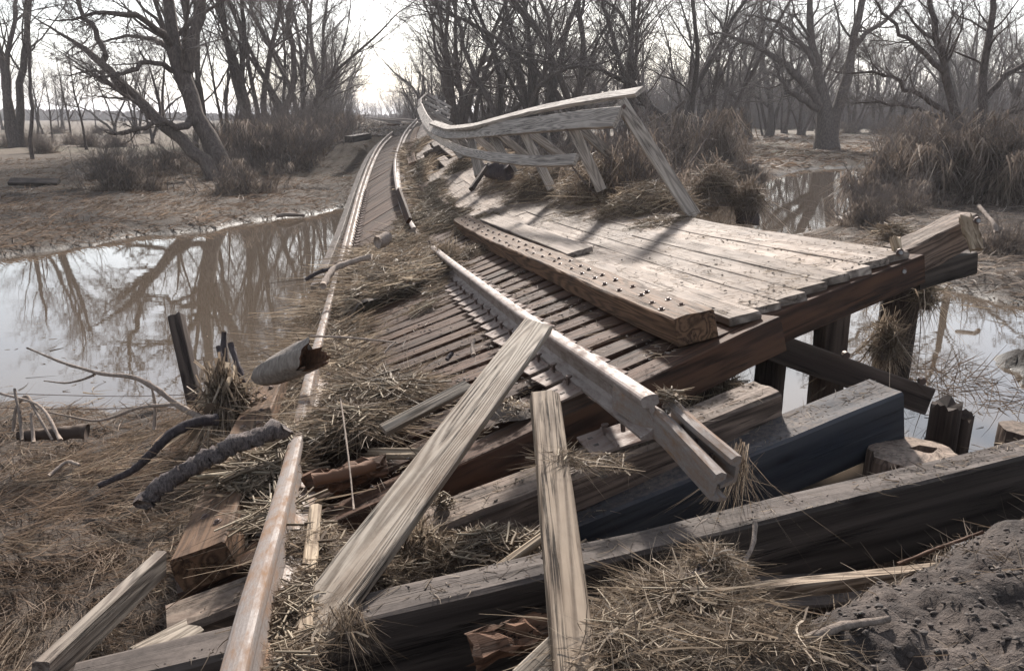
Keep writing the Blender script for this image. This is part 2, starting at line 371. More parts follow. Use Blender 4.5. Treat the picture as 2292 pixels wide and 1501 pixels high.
def ground_z(x, y):
    x = A_(x, float); y = A_(y, float); r = np.hypot(x, y)
    sd_ = sdist(x, y, POND)+fbm(x*.9, y*.9, 3, 3)*.5
    lift = .26+.1*fbm(x*.12, y*.12, 3, 9)
    z = np.where(sd_ > 0, lift*(1-np.exp(-np.maximum(sd_,0)*1.1))+.015, np.maximum(-.6, sd_*.5))
    # wet hollows beyond the right bank
    for cx, cy, rx, ry in ((34, 84, 11, 2.6), (29, 95, 8, 2), (20.5, 62, 3.5, .7), (-6.4, 23.5, .9, .25), (-7.5, 21, .7, .18), (26, 66, 3, .6)):
        q = ((x-cx)/rx)**2+((y-cy)/ry)**2; z = np.where(sd_ > 0, z-.34*np.exp(-q**2), z)
    # far embankment that carries the track
    c = np.where(y > 42, track_x(y), np.interp(y, [28, 42], [-3.9, -5.25]))
    across = np.abs(x-c)
    e = sstep(29.0, 36.0, y)*(1.58)*(1-sstep(1.9, 5.2, across))
    z = np.maximum(z, z*(1-sstep(29, 36, y)*0)+e)
    # near embankment at the photographer's feet
    ye = np.interp(x, [-3, -1, 0, .6, 1.6, 2.6, 4], [.5, .9, 1.2, 1.54, 2.2, 2.75, 3.2])
    hE = .80*(1-sstep(-.05, .85, (y-ye)/(1.0)))*sstep(-2.6, -.7, x)
    z = z+hE
    # mud bank in the right pond
    z = z+1.0*np.exp(-(((x-5.15)/.55)**2+((y-6.9)/.9)**2)**1.5)*(.8+.6*fbm(x*3, y*3, 3, 4))
    amp = .03+.05*sstep(.5, 3, hE*3)
    z = z+fbm(x*1.3, y*1.3, 5, 21)*.09*(sd_ > -.5)+fbm(x*7, y*7, 4, 31)*np.where(r < 14, .035+.02*(hE > .2), .015)+(fbm(x*24, y*24, 3, 41)*.022-np.abs(fbm(x*11, y*11, 3, 47))*.045)*(hE > .2)*(r < 6)
    return z
na, nr = 560, 520
ang = np.linspace(-rad(180), rad(180), na); 
ang = np.sign(ang)*np.abs(ang/math.pi)**1.7*math.pi       # finer ahead of the camera
rr = np.concatenate([[.02], np.geomspace(.25, 60, nr-70), np.geomspace(64, 6000, 69)])
AA, RR = np.meshgrid(ang, rr); gx, gy = RR*np.sin(AA), RR*np.cos(AA)
gz = ground_z(gx, gy)
gi = np.arange(nr*na).reshape(nr, na)
gf = np.stack([gi[:-1, :-1], gi[:-1, 1:], gi[1:, 1:], gi[1:, :-1]], -1).reshape(-1, 4)
m, t, b = newmat('muddy_ground'); l = t.links
ge = nd(t, 'ShaderNodeNewGeometry'); pos = ge.outputs['Position']
n1 = noise(t, pos, .35, 8, .65); n2 = noise(t, pos, 3.0, 8, .7); n3 = noise(t, pos, 30, 5, .7)
n4 = noise(t, mapping(t, pos, (14, 50, 20)), 1.0, 5, .7)
c = ramp(t, n2, [(.33, (.025, .020, .017)), (.5, (.06, .046, .037)), (.68, (.13, .10, .08))])
c = mix(t, ramp(t, n1, [(.42, 0.0), (.6, .75)]), c, ramp(t, n4, [(.3, (.05, .039, .03)), (.7, (.17, .132, .10))]))
c = mix(t, ramp(t, n3, [(.3, .55), (.6, 0.0)]), c, (.028, .022, .02))
sx = nd(t, 'ShaderNodeSeparateXYZ'); l.new(pos, sx.inputs[0])
far = ramp(t, mth(t, 'DIVIDE', sx.outputs['Y'], 100.0), [(.2, 0.0), (.45, 1.0)])
fcol = ramp(t, noise(t, mapping(t, pos, (.05, .12, 1)), 1.0, 7, .7), [(.4, (.085, .062, .043)), (.5, (.135, .098, .068)), (.6, (.075, .068, .036))])
fcol = mix(t, ramp(t, noise(t, pos, 1.2, 8, .75), [(.4, .0), (.65, .7)]), fcol, (.09, .07, .05))
c = mix(t, mth(t, 'MULTIPLY', far, .8), c, fcol)
wet = ramp(t, mth(t, 'ADD', sx.outputs['Z'], mth(t, 'MULTIPLY', n2, .08)), [(.05, 1.0), (.17, 0.0)])
b.inputs['Specular IOR Level'].default_value = .25
c = mix(t, mth(t, 'MULTIPLY', wet, .6), c, (.05, .038, .028))
hi_ = mth(t, 'MULTIPLY', ramp(t, sx.outputs['Z'], [(.38, 0.0), (.62, 1.0)]), ramp(t, mth(t, 'DIVIDE', sx.outputs['Y'], 10.0), [(.4, 1.0), (.5, 0.0)]))
c = mix(t, hi_, c, ramp(t, mth(t, 'ADD', mth(t, 'MULTIPLY', n2, .6), mth(t, 'MULTIPLY', n3, .4)), [(.36, (.022, .018, .017)), (.52, (.06, .048, .042)), (.66, (.13, .105, .09))]))
vd = nd(t, 'ShaderNodeVectorMath', operation='DISTANCE'); l.new(pos, vd.inputs[0]); vd.inputs[1].default_value = (5.15, 6.9, .2)
c = mix(t, ramp(t, vd.outputs['Value'], [(.8, 1.0), (1.0, 0.0)]), c, (.02, .016, .014))
l.new(c, b.inputs['Base Color'])
l.new(mth(t, 'SUBTRACT', .92, mth(t, 'MULTIPLY', wet, .45)), b.inputs['Roughness'])
bump(t, b, mth(t, 'ADD', n2, mth(t, 'MULTIPLY', n3, .4)), 1.0, .05)
M['ground'] = m
tag(mesh('ground', np.stack([gx, gy, gz], -1).reshape(-1, 3), gf, M['ground'], smooth=True), kind='structure')
m, t, b = newmat('muddy_water'); l = t.links
ge = nd(t, 'ShaderNodeNewGeometry')
b.inputs['Base Color'].default_value = (.085, .066, .05, 1); b.inputs['Roughness'].default_value = .01; b.inputs['IOR'].default_value = 1.5
b.inputs['Specular IOR Level'].default_value = .85
hn = mth(t, 'ADD', noise(t, mapping(t, ge.outputs['Position'], (.9, 2.2, 1)), 3.0, 3, .5), mth(t, 'MULTIPLY', noise(t, mapping(t, ge.outputs['Position'], (6, 14, 1)), 2.0, 2), .12))
bump(t, b, hn, .10, .004)
M['water'] = m
wv = [(-400, -60, 0), (400, -60, 0), (400, 400, 0), (-400, 400, 0)]
tag(mesh('water', wv, [(0, 1, 2, 3)], M['water']), kind='structure')

# ------------------------------------------------------------------ bridge geometry (surface of the tilted, sagging track)
SL = A_([[-0.94,3.0,.67],[-1.06,3.58,.63],[-1.26,4.52,.55],[-1.56,6.03,.43],[-1.99,8.29,.28],[-2.45,10.92,.22],[-3.02,14.47,.28],[-3.7,19.14,.57],[-4.6,26.6,1.12],[-5.71,41.27,1.82]])
SR = A_([[.38,3.67,1.08],[.27,4.17,1.03],[.08,5.09,.94],[-.27,6.68,.81],[-.84,9.16,.64],[-1.51,12.02,.55],[-2.25,15.69,.69],[-3.02,20.41,.99],[-3.89,27.88,1.43],[-5.12,42.63,2.07]])
SC = A_([[1.24,4.16,1.23],[1.14,4.58,1.2],[.94,5.47,1.14],[.57,7.13,1.04],[-.08,9.74,.89],[-.85,12.75,.84],[-1.72,16.49,.98],[-2.57,21.25,1.26],[-3.45,28.75,1.63],[-4.75,43.54,2.18]])
SD = A_([[2.7,5.15,1.47],[2.66,5.36,1.46],[2.47,6.21,1.4],[2.04,7.96,1.3],[1.24,10.79,1.3],[.32,13.95,1.39],[-.71,17.81,1.57],[-1.71,22.7,1.74],[-2.72,30.3,1.95],[-4.11,45.17,2.26]])
SA = SL-(SR-SL)*(.55/1.5)
CUM = np.r_[0, np.cumsum(np.linalg.norm(np.diff((SL+SC)/2, axis=0), axis=1))]   # metres along the bridge
def cub(P, s):
    """smooth (monotone cubic) interpolation of stations at s metres"""
    s = np.atleast_1d(A_(s, float)); d = np.gradient(P, CUM, axis=0)
    i = np.clip(np.searchsorted(CUM, s)-1, 0, len(CUM)-2); h = CUM[i+1]-CUM[i]; t = ((s-CUM[i])/h)
    tt = np.clip(t, 0, 1)[:, None]; h = h[:, None]
    v = (2*tt**3-3*tt**2+1)*P[i]+(tt**3-2*tt**2+tt)*h*d[i]+(-2*tt**3+3*tt**2)*P[i+1]+(tt**3-tt**2)*h*d[i+1]
    ex = (s-CUM[i]-np.clip(s-CUM[i], 0, CUM[i+1]-CUM[i]))[:, None]
    return v+ex*np.where(t[:, None] < 0, d[0], d[-1])
def DP(s, q):
    """deck point: q -0.55..0 left of left rail, 0 left rail, 1.5 right rail, 2.5 walkway inner edge, 4.25 outer edge (metres across)"""
    s = np.atleast_1d(A_(s, float)); q = np.broadcast_to(A_(q, float), s.shape)
    P = [cub(x, s) for x in (SA, SL, SR, SC, SD)]; k = [-.55, 0, 1.5, 2.5, 4.25]
    out = np.zeros((len(s), 3))
    for a in range(4):
        lo = k[a] if a else -9; hi = k[a+1] if a < 3 else 99
        msk = (q >= lo) & (q < hi); f = ((q-k[a])/(k[a+1]-k[a]))[:, None]
        out[msk] = (P[a]*(1-f)+P[a+1]*f)[msk]
    return out
def DN(s, q=1.0):
    """deck normal and across direction"""
    a = DP(s, q-.3); b2 = DP(s, q+.3); c2 = DP(A_(s)+.2, q); u = nrm(b2-a); T = nrm(c2-(a+b2)/2); return nrm(np.cross(u, T)), u
STOT = CUM[-1]
rng = np.random.default_rng(7)

# ties of the bridge deck
n_t = 0; s = 0.0; TIE_S = []
while s < STOT-.5 and n_t < 140:
    TIE_S.append(s); s += .285+rng.normal(0, .008); n_t += 1
ords = ['first', 'second', 'third', 'fourth', 'fifth', 'sixth', 'seventh', 'eighth', 'ninth', 'tenth', 'eleventh', 'twelfth', 'thirteenth', 'fourteenth', 'fifteenth', 'sixteenth']
def ordn(i): return ords[i]
for i, s in enumerate(TIE_S):
    a = DP([s], -.52+rng.normal(0, .03))[0]; b2 = DP([s], 2.5+rng.normal(0, .05))[0]
    if i == 0: b2 = b2+(b2-a)/3*.28
    nn = DN([s], 1.0)[0][0]
    if i < len(ords): lab = '%s brown creosoted tie back from the broken near end of the bridge' % ords[i]
    elif s < 11: lab = 'brown creosoted tie half buried in straw where the bridge sags'
    else: lab = 'thin looking dark tie in the twisted far stretch of bridge'
    if i == 0: lab = 'foremost creosoted tie closing the broken near end, its dark front face bare'
    timber('tie', a-nn*(.012+(abs(rng.normal(0, .018)) if s > 8 else 0)), b2-nn*.012, .215 if s < 7 else .195, .21, M['tie'], lab, 'railway tie', 'ties of the collapsed bridge', up=nn, seed=i+5, seg=.25 if i < 30 else .8, jit=.0022 if i < 30 else .001, c=.008)

# T-section rail
def railprof():
    r = [(-.07, 0), (-.07, .012), (-.03, .022), (-.010, .036), (-.008, .09), (-.012, .118), (-.034, .126), (-.036, .134), (-.0365, .150), (-.035, .158), (-.029, .1645), (-.018, .168), (-.006, .169)]
    return r+[(-x, y) for x, y in r[::-1]]
def rail(name, s0, s1, q, mat, label, pre=None, step=.5, cut=None):
    ss = np.linspace(s0, s1, max(3, int((s1-s0)/step))); P = DP(ss, q); n_, _ = DN(ss, q)
    P = P+n_*.018
    if pre is not None: P = np.concatenate([pre, P]); n_ = np.concatenate([np.tile(n_[:1], (len(pre), 1)), n_])
    # smooth resample
    L = np.r_[0, np.cumsum(np.linalg.norm(np.diff(P, axis=0), axis=1))]; t = np.linspace(0, L[-1], int(L[-1]/.22)+2)
    P2 = np.stack([np.interp(t, L, P[:, i]) for i in range(3)], 1); n2 = np.stack([np.interp(t, L, n_[:, i]) for i in range(3)], 1)
    for _ in range(3): P2[1:-1] = (P2[:-2]+P2[1:-1]*2+P2[2:])/4
    o = sweep('rail_bar', P2, n2, railprof(), mat, base=P2[0]); o.name = name
    return tag(o, label, 'rail'), P2, n2
# left rail: reaches out over the gap towards the photographer
preL = np.stack([U(545, 1560, 1.72), U(592, 1330, 2.12), U(640, 1165, 2.65)])-np.array([0, 0, .17])
rail('rail', .35, STOT, 0, M['rail_rust'], 'left steel rail, rust stained near end reaching over the gap, then curving away uphill', pre=preL)
preR = np.stack([U(1478, 886, 2.95), U(1400, 836, 3.4)])-np.array([0, 0, .165])
rr_obj, RP, RN = rail('rail', .45, 6.1, 1.5, M['rail'], 'straight near piece of the right steel rail, silt dusted, ending in bent joint bars', pre=preR)
rail('rail', 8.3, STOT, 1.5, M['rail'], 'far bent piece of the right steel rail emerging from straw and humping over the rise')

# joint bars left on the broken rail end
def barprof(sg):
    pr = [(0, .02), (0, .10), (.004, .122), (.022, .128), (.042, .118), (.042, .098), (.016, .082), (.012, .035), (.022, .026), (.062, .018), (.062, .006), (.03, .008)]
    return [(x*sg*1.15, y*1.05) for x, y in pr]
jb = empty('joint_bar', U(1380, 860, 3.25), 'pair of rusty joint bars bolted round the broken rail end and sprung apart', 'joint bar')
for k, (p0, p1, p2, sg) in enumerate((((1372, 866, 3.3), (1470, 930, 2.95), (1592, 1060, 2.62), -1), ((1510, 893, 3.05), (1570, 950, 2.85), (1652, 1018, 2.68), 1))):
    P = np.stack([U(*p0), U(*p1), U(*p2)])-np.array([0, 0, .12])
    o = sweep('bar', P, UPZ, barprof(sg), M['rail_rust'], parent=jb, seg=.08)
    if k == 0: o['label'] = 'inner bar twisted downward off the rail end'
    T = nrm(P[2]-P[0]); S = np.cross(T, UPZ)
    for q in (.25, .5, .75):
        c0 = P[0]+(P[2]-P[0])*q+UPZ*.06+S*sg*.01
        sweep('bolt', np.stack([c0, c0+S*sg*.03]), UPZ, [(.013*math.cos(a), .013*math.sin(a)) for a in np.arange(6)*math.pi/3], M['iron'], parent=jb)

# tie plates with spikes under the right rail
plate_me = None
def tie_plate(loc, n_, u, label, group='tie plates along the right rail', qa=.15):
    global plate_me
    T = np.cross(n_, u); T = nrm(T)
    R = np.stack([u, T, n_], 1)                       # local x across, y along, z up
    import mathutils
    e = mathutils.Matrix([[float(R[i, j]) for j in range(3)] for i in range(3)]).to_euler()
    root = empty('tie_plate', loc, label, 'tie plate', group); root.rotation_euler = e
    if plate_me is None:
        h = .015
        
        # plate with a shoulder each side of the rail seat
        pr = [(-.205, 0), (-.205, .010), (-.085, .016), (-.080, .026), (-.072, .026), (-.071, .012), (.071, .012), (.072, .026), (.080, .026), (.085, .016), (.205, .010), (.205, 0)]
        V = [(x, y, z) for y in (-.09, .09) for x, z in pr]; m_ = len(pr)
        F = [(j, (j+1) % m_, m_+(j+1) % m_, m_+j) for j in range(m_)]+[tuple(range(m_))[::-1], tuple(range(m_, 2*m_))]
        o1 = mesh('plate', V, F, M['plate'], lc=V); me1 = o1.data; bpy.data.objects.remove(o1)
        V = []; F = []
        def bx(c, d):
            k = len(V)
            for sx_ in (-1, 1):
                for sy in (-1, 1):
                    for sz in (-1, 1): V.append((c[0]+sx_*d[0], c[1]+sy*d[1], c[2]+sz*d[2]))
            for f in ((0, 1, 3, 2), (4, 6, 7, 5), (0, 4, 5, 1), (2, 3, 7, 6), (0, 2, 6, 4), (1, 5, 7, 3)): F.append(tuple(k+i for i in f))
        bx((0, 0, .015), (.008, .008, .028)); 
        k = len(V)
        for z, a in ((.043, .012), (.050, .019), (.056, .015)):
            for i in range(8): V.append((a*math.cos(i*math.pi/4)-.006, a*math.sin(i*math.pi/4), z))
        for r_ in range(2):
            for i in range(8): F.append((k+r_*8+i, k+r_*8+(i+1) % 8, k+r_*8+8+(i+1) % 8, k+r_*8+8+i))
        F.append(tuple(range(k, k+8))[::-1]); F.append(tuple(range(k+16, k+24)))
        o2 = mesh('spike', V, F, M['iron'], lc=V); me2 = o2.data; bpy.data.objects.remove(o2)
        V = []; F = []; bx((0, 0, .0142), (.012, .008, .0006))
        o3 = mesh('spike_hole', V, F, M['soil'], lc=V); me3 = o3.data; bpy.data.objects.remove(o3)
        plate_me = (me1, me2, me3)
    for nm, me, lo in (('plate', 0, (0, 0, 0)), ('spike', 1, (-.082, .035, .01)), ('spike', 1, (.082, -.035, .01)), ('spike_hole', 2, (-.155, -.02, 0)), ('spike_hole', 2, (.155, .02, 0)), ('spike_hole', 2, (-.155, .045, -.001))):
        o = bpy.data.objects.new(nm, plate_me[me]); col.objects.link(o); o.parent = root; o.location = lo
        if nm == 'spike': o.rotation_euler = (rng.normal(0, .12), rng.normal(0, .12), 0 if lo[0] > 0 else math.pi)
    return root
for i, s in enumerate(TIE_S[:31]):
    n_, u = DN([s], 1.5); p_ = DP([s], 1.5)[0]+n_[0]*.002
    lab = ('%s tie plate back from the broken end, under the right rail' % ords[i]) if i < len(ords) else 'far tie plate under the straw covered stretch of right rail'
    tie_plate(p_+u[0]*rng.normal(0, .01), n_[0], u[0], lab)
for i, s in enumerate(TIE_S[:60:1]):
    if s < .8: continue
    n_, u = DN([s], 0.0); tie_plate(DP([s], 0)[0]+n_[0]*.002, n_[0], u[0], 'tie plate under the left rail, mostly hidden by flood straw', 'tie plates along the left rail')
# the loose one on the detached tie is placed with that tie

# guard timbers
def guard(s0, s1, q, wd, h, mat, label, seed, off=0.0, bolts=True):
    ss = np.linspace(s0, s1, max(4, int((s1-s0)/.4))); P = DP(ss, q); n_, u = DN(ss, q); P = P+n_*(h-.01+off)
    root = empty('guard_timber', P[0], label, 'guard timber')
    sweep('beam', P, n_, rect(wd, h, .01), mat, parent=root, seg=.15, jit=.002, seed=seed, jag=.01)
    if bolts:
        rg = np.random.default_rng(seed); V = []; F = []
        s = s0+.25
        while s < min(s1-.2, 14):
            for e in (-1, 1):
                pp = DP([s+rg.normal(0, .03)], q+e*.05+rg.normal(0, .012))[0]; nn, uu = DN([s], q); nn = nn[0]; uu = uu[0]; TT = np.cross(nn, uu)
                pp = pp+nn*(h-.01+off); ring_ = []
                for r_, z in ((.021, .001), (.021, .006), (.013, .007), (.012, .014), (.006, .017)):
                    for a in range(8): ring_.append(pp+uu*r_*math.cos(a*math.pi/4)+TT*r_*math.sin(a*math.pi/4)+nn*z)
                k = 0; Fb = [(r_*8+a, r_*8+(a+1) % 8, r_*8+8+(a+1) % 8, r_*8+8+a) for r_ in range(4) for a in range(8)]+[tuple(range(32, 40))]
                mesh('bolt', ring_, Fb, M['iron'], parent=root, lc=np.array(ring_))
            s += .285
    return root
guard(.03, 7.4, 2.27, .25, .165, M['guard'], 'long brown guard timber studded with black bolts between right rail and walkway', 3)
guard(9.2, 12.2, 2.3, .24, .12, M['guard'], 'short brown guard timber half under straw beyond the long bolted one', 4)
guard(16, 30, 2.25, .22, .12, M['guard'], 'thin looking brown guard timber climbing beside the far rail bend', 5, bolts=False)
guard(-.12, 3.4, -.36, .23, .15, M['guard'], 'brown guard timber on the left tie ends with freshly broken near end', 6)
guard(8.0, 36, -.46, .15, .08, M['black'], 'long brown guard timber on the left tie ends of the far stretch', 8, bolts=False)

# stringers that carry the ties
for q, sd_ in ((-.02, 1), (.18, 2), (1.32, 3), (1.55, 4), (2.35, 6)):
    ss = np.linspace(.55+sd_*.12, 30, 40); P = DP(ss, q); n_, _ = DN(ss, q); P = P-n_*.232
    o = sweep('stringer', P, n_, rect(.19, .38, .01), M['black'], seg=.4, jit=.002, seed=sd_)
    tag(o, 'black stringer under the tie deck, '+{1: 'outermost on the left', 2: 'inner one below the left rail', 3: 'inner one below the right rail', 4: 'outer one below the right rail', 6: 'beneath the walkway inner edge'}[sd_], 'stringer')

# walkway boards: eight lanes of pale planks, each plank its own object
lane_w = 1.72/8
rg = np.random.default_rng(11); nb = 0
for j in range(8):
    s = [-.02, .04, .0, .05, .02, .0, .03, .0][j]+.02; q = 2.52+lane_w*(j+.5)
    ends = [3.05, 5.2, 3.9, 5.6, 3.3, 5.4, 4.2, 5.0][j]
    first = True
    while s < 33:
        e = ends if first else min(34, s+rg.choice([2.4, 3.6, 4.2]))
        miss = (s > 12.5 and s < 15.5 and j < 5) or (s > 19.5 and j > 4 and rg.random() < .3)
        if not miss:
            ss = np.linspace(s, e-.012, 6); P = DP(ss, q+rg.normal(0, .004)); n_, u = DN(ss, q)
            lift = .05+rg.normal(0, .004); P = P+n_*lift
            if j == 0 and first: pass
            o = sweep('deck_board', P, n_, rect(lane_w-.010, .05, .005), M['deck'], seg=.3, jit=.0012, seed=nb+20, jag=.012)
            if first: lab = '%s pale deck board from the walkway inner edge, starting at the broken near end' % ords[j]
            elif s < 8: lab = 'pale silt covered deck board in row %s of the walkway, behind the near end boards' % ords[j]
            else: lab = 'sun bleached deck board in row %s of the far tilted walkway' % ords[j]
            tag(o, lab, 'deck board', 'boards of the bridge walkway'); nb += 1
        s = e; first = False
# loose board lifted off the inner edge
P = [DP([3.15], 2.62)[0]+UPZ*.10, DP([7.6], 2.60)[0]+UPZ*.075]
timber('deck_board', P[0], P[1], .26, .045, M['deck'], 'loose pale board lying over the inner edge of the walkway with square cut end', 'deck board', seed=61, up=DN([4.5], 2.6)[0][0])
# beam under the near end of the walkway
n0, u0 = DN([.12], 3.3)
timber('end_beam', DP([.1], 2.42)[0]-n0[0]*.003-u0[0]*.05, DP([.07], 4.33)[0]-n0[0]*.003, .2, .2, M['tie'], 'dark brown beam under the board ends at the near edge of the walkway', 'beam', up=n0[0], seed=71)
for s in (4.4, 8.7, 13, 17.5, 22, 26.5):
    n_, u = DN([s], 3.3); timber('outrigger_beam', DP([s], 2.3)[0]-n_[0]*.004, DP([s], 4.5)[0]-n_[0]*.004, .2, .2, M['black'], 'dark outrigger beam carrying the walkway above water', 'beam', 'outrigger beams under the walkway', up=n_[0], seed=int(s*10))
# broken outrigger timber at the right with splintered blocks
ob = empty('broken_outrigger', U(2030, 560, 5.25), 'grey topped broken timber jutting right past the walkway corner with split blocks bolted on', 'timber')
a, b2 = U(2003, 556, 5.45), U(2160, 476, 5.65)
sweep('beam', np.stack([a, b2]), UPZ, rect(.2, .235, .01), M['worn'], parent=ob, seg=.1, jit=.003, seed=72, jag=.02)
sweep('lower_beam', np.stack([U(2040, 596, 5.65), U(2168, 560, 5.75)]), UPZ, rect(.17, .17, .01), M['black'], parent=ob, seg=.1, jit=.002, seed=73)
for k, (p0, p1, wd_) in enumerate((((2006, 540, 5.22), (2030, 618, 5.18), .055), ((2168, 488, 5.38), (2188, 546, 5.34), .085))):
    A0, B0 = U(*p0), U(*p1)
    sweep('split_block', np.stack([A0, B0]), np.array([0, -1., 0]), rect(wd_, .06, .008), M['tan'], parent=ob, seg=.03, jit=.004, seed=80+k, jag=.05)
for p0 in ((2013, 564, 5.12), (2020, 606, 5.10), (2186, 493, 5.28)):
    c0 = U(*p0)
    for r_, h0, h1, mt in ((.026, .0, .012, 'iron'), (.013, .012, .03, 'bolt')):
        sweep('bolt', np.stack([c0-np.array([0, h0, 0]), c0-np.array([0, h1, 0])]), UPZ, [(r_*math.cos(a), r_*math.sin(a)) for a in np.arange(8)*math.pi/4], M[mt], parent=ob)

# railing along the outer edge, leaning in over the walkway
rt = [(1384, 262, 8.2), (1300, 268, 9.0), (1220, 278, 10.0), (1130, 287, 11.4), (1060, 296, 13), (1000, 300, 15), (965, 285, 17.5), (948, 262, 20.5), (939, 240, 24), (940, 222, 28), (955, 210, 33)]
RT = np.stack([U(*p) for p in rt])
rail_root = empty('railing', U(1560, 485, 8.35), 'grey wooden railing of posts and long rails, twisted inward over the walkway edge', 'railing')
def smoothpath(P, n=60):
    L = np.r_[0, np.cumsum(np.linalg.norm(np.diff(P, axis=0), axis=1))]; t = np.linspace(0, L[-1], n)
    Q = np.stack([np.interp(t, L, P[:, i]) for i in range(3)], 1)
    for _ in range(2): Q[1:-1] = (Q[:-2]+Q[1:-1]*2+Q[2:])/4
    return Q
Q = smoothpath(RT)
# boards face the track: profile tall, thin
side = nrm(np.array([-.35, -.9, .35]))
def board(name, Q, h, th, face, seed, lab=None, mat='rail_wood'):
    T = nrm(np.gradient(Q, axis=0)); up = nrm(np.cross(face, T)) ; up = np.where(up[:, 2:] < 0, -up, up)
    o = sweep(name, Q, up, rect(th, h, .005, top=False), M[mat], parent=rail_root, seg=.3, jit=.0015, seed=seed, jag=.01)
    if lab: o['label'] = lab
    return o
board('top_rail', Q[:20], .235, .05, side, 91, 'broad top rail board nearest the photographer'); board('top_rail', Q[19:40]-side*.03, .235, .05, side, 92); board('top_rail', Q[39:], .14, .05, side, 93)
rc = [(1432, 205, 8.6), (1300, 226, 9.6), (1200, 246, 10.6), (1120, 266, 11.8), (1060, 283, 13), (1005, 288, 15), (968, 275, 17.3)]
QC = smoothpath(np.stack([U(*p) for p in rc]), 40)
board('cap_rail', QC, .16, .05, nrm(np.array([-.25, -.55, .8])), 94, 'upper cap board sprung loose, dark broken end at the right')
rm = [(1288, 358, 8.75), (1220, 362, 9.5), (1150, 358, 10.5), (1090, 350, 11.8), (1040, 340, 13.2), (1000, 322, 15.2), (968, 302, 17.6), (952, 282, 20.5)]
QM = smoothpath(np.stack([U(*p) for p in rm]), 40)
board('mid_rail', QM[:22], .145, .045, side, 95); board('mid_rail', QM[21:], .145, .045, side, 96)
posts = [((1388, 226, 8.35), (1556, 484, 8.45), .13), ((1276, 278, 9.2), (1345, 428, 9.3), .13), ((1166, 290, 11), (1232, 424, 10.9), .13), ((1094, 298, 12.4), (1150, 392, 12.2), .13), ((1048, 302, 13.6), (1066, 392, 13.2), .13), ((1022, 304, 14.6), (1080, 378, 14.2), .13), ((985, 298, 16.4), (1030, 352, 16.2), .13)]
for k, (p0, p1, wd_) in enumerate(posts):
    A0, B0 = U(*p0)+np.array([.02, .09, 0]), U(*p1)+np.array([.02, .09, 0])
    if k == 0: A0, B0 = U(*p0), U(*p1)
    o = sweep('post', np.stack([A0, B0]), nrm(np.array([-.2, -.95, .3])), rect(wd_ if k else .145, .10, .006), M['rail_wood'], parent=rail_root, seg=.15, jit=.0015, seed=100+k)
    if k == 0:
        o['label'] = 'near end post, longest and leaning, with a dark bolt near its top'
        c0 = U(1396, 240, 8.2)
        sweep('bolt', np.stack([c0, c0+np.array([0, -.03, .01])]), UPZ, [(.022*math.cos(a), .022*math.sin(a)) for a in np.arange(6)*math.pi/3], M['iron'], parent=rail_root)
braces = [((1290, 276, 9.6), (1366, 346, 10.3)), ((1182, 292, 11.2), (1262, 352, 11.8)), ((1118, 300, 12.4), (1182, 352, 13)), ((1064, 304, 13.8), (1118, 350, 14.3)), ((1000, 300, 16), (1062, 345, 16.6))]
for k, (p0, p1) in enumerate(braces):
    sweep('brace', np.stack([U(*p0), U(*p1)]), nrm(np.array([-.2, -.95, .3])), rect(.12, .07, .005), M['rail_wood'], parent=rail_root, seg=.2, jit=.0015, seed=120+k)
fan = [((956, 210, 33), (1008, 240, 31)), ((950, 216, 31), (1006, 248, 29.5)), ((944, 224, 29), (1006, 256, 28)), ((941, 234, 26), (1004, 268, 26)), ((940, 244, 24), (1012, 278, 24)), ((943, 254, 22), (1000, 282, 22)), ((948, 262, 20.5), (1008, 286, 21)), ((975, 212, 34), (985, 262, 33)), ((950, 236, 26), (962, 270, 26)), ((1000, 238, 31), (948, 262, 29)), ((1004, 262, 27), (960, 286, 24))]
for k, (p0, p1) in enumerate(fan):
    sweep('far_post', np.stack([U(*p0), U(*p1)]), nrm(np.array([-.2, -.95, .3])), rect(.09, .06, .006), M['rail_wood'], parent=rail_root, seg=.5, jit=.002, seed=140+k)

# ------------------------------------------------------------------ track beyond the bridge
yy = np.concatenate([np.arange(40.5, 70, 2.0), np.geomspace(72, 900, 30)])
for sg, lab in ((-.75, 'left rail of the distant straight track'), (.75, 'right rail of the distant straight track')):
    P = np.stack([track_x(yy)+sg, yy, np.full(len(yy), 1.98)+np.where(yy < 46, (46-yy)*.0, 0)], 1)
    tag(sweep('far_rail', P, UPZ, railprof(), M['rail'], base=P[0]), lab+' running to the gap in the trees', 'rail')
acc = Acc(); rg = np.random.default_rng(5); n = 9000
y_ = rg.random(n)**2*120+34; x_ = np.where(y_ > 42, track_x(y_), np.interp(y_, [28, 42], [-3.9, -5.25]))+rg.normal(0, 1.3, n)
P = np.stack([x_, y_, ground_z(x_, y_)+.0], 1)
# ballast stones as small pebbles on the far roadbed
a = rg.random((n, 6, 3))-.5; dirs = np.array([(1, 0, 0), (-1, 0, 0), (0, 1, 0), (0, -1, 0), (0, 0, 1), (0, 0, -1)])
V = P[:, None]+(dirs+a*.5)*(.04+.04*rg.random((n, 1, 1)))
f8 = np.array([(0, 2, 4), (2, 1, 4), (1, 3, 4), (3, 0, 4), (2, 0, 5), (1, 2, 5), (3, 1, 5), (0, 3, 5)])
mesh_b = mesh('ballast', V.reshape(-1, 3), (np.arange(n)[:, None, None]*6+f8).reshape(-1, 3), M['clod']); tag(mesh_b, 'grey ballast stones on the far roadbed', 'gravel', kind='stuff')
for i, y in enumerate(np.arange(41.5, 95, .62)):
    x = track_x(y); timber('sleeper', (x-1.3, y-.26, 1.955), (x+1.3, y+.26, 1.955), .22, .16, M['tie'], 'dark sleeper of the distant straight track, small in the gap between the woods', 'railway tie', 'sleepers of the distant track', seg=2, seed=i)

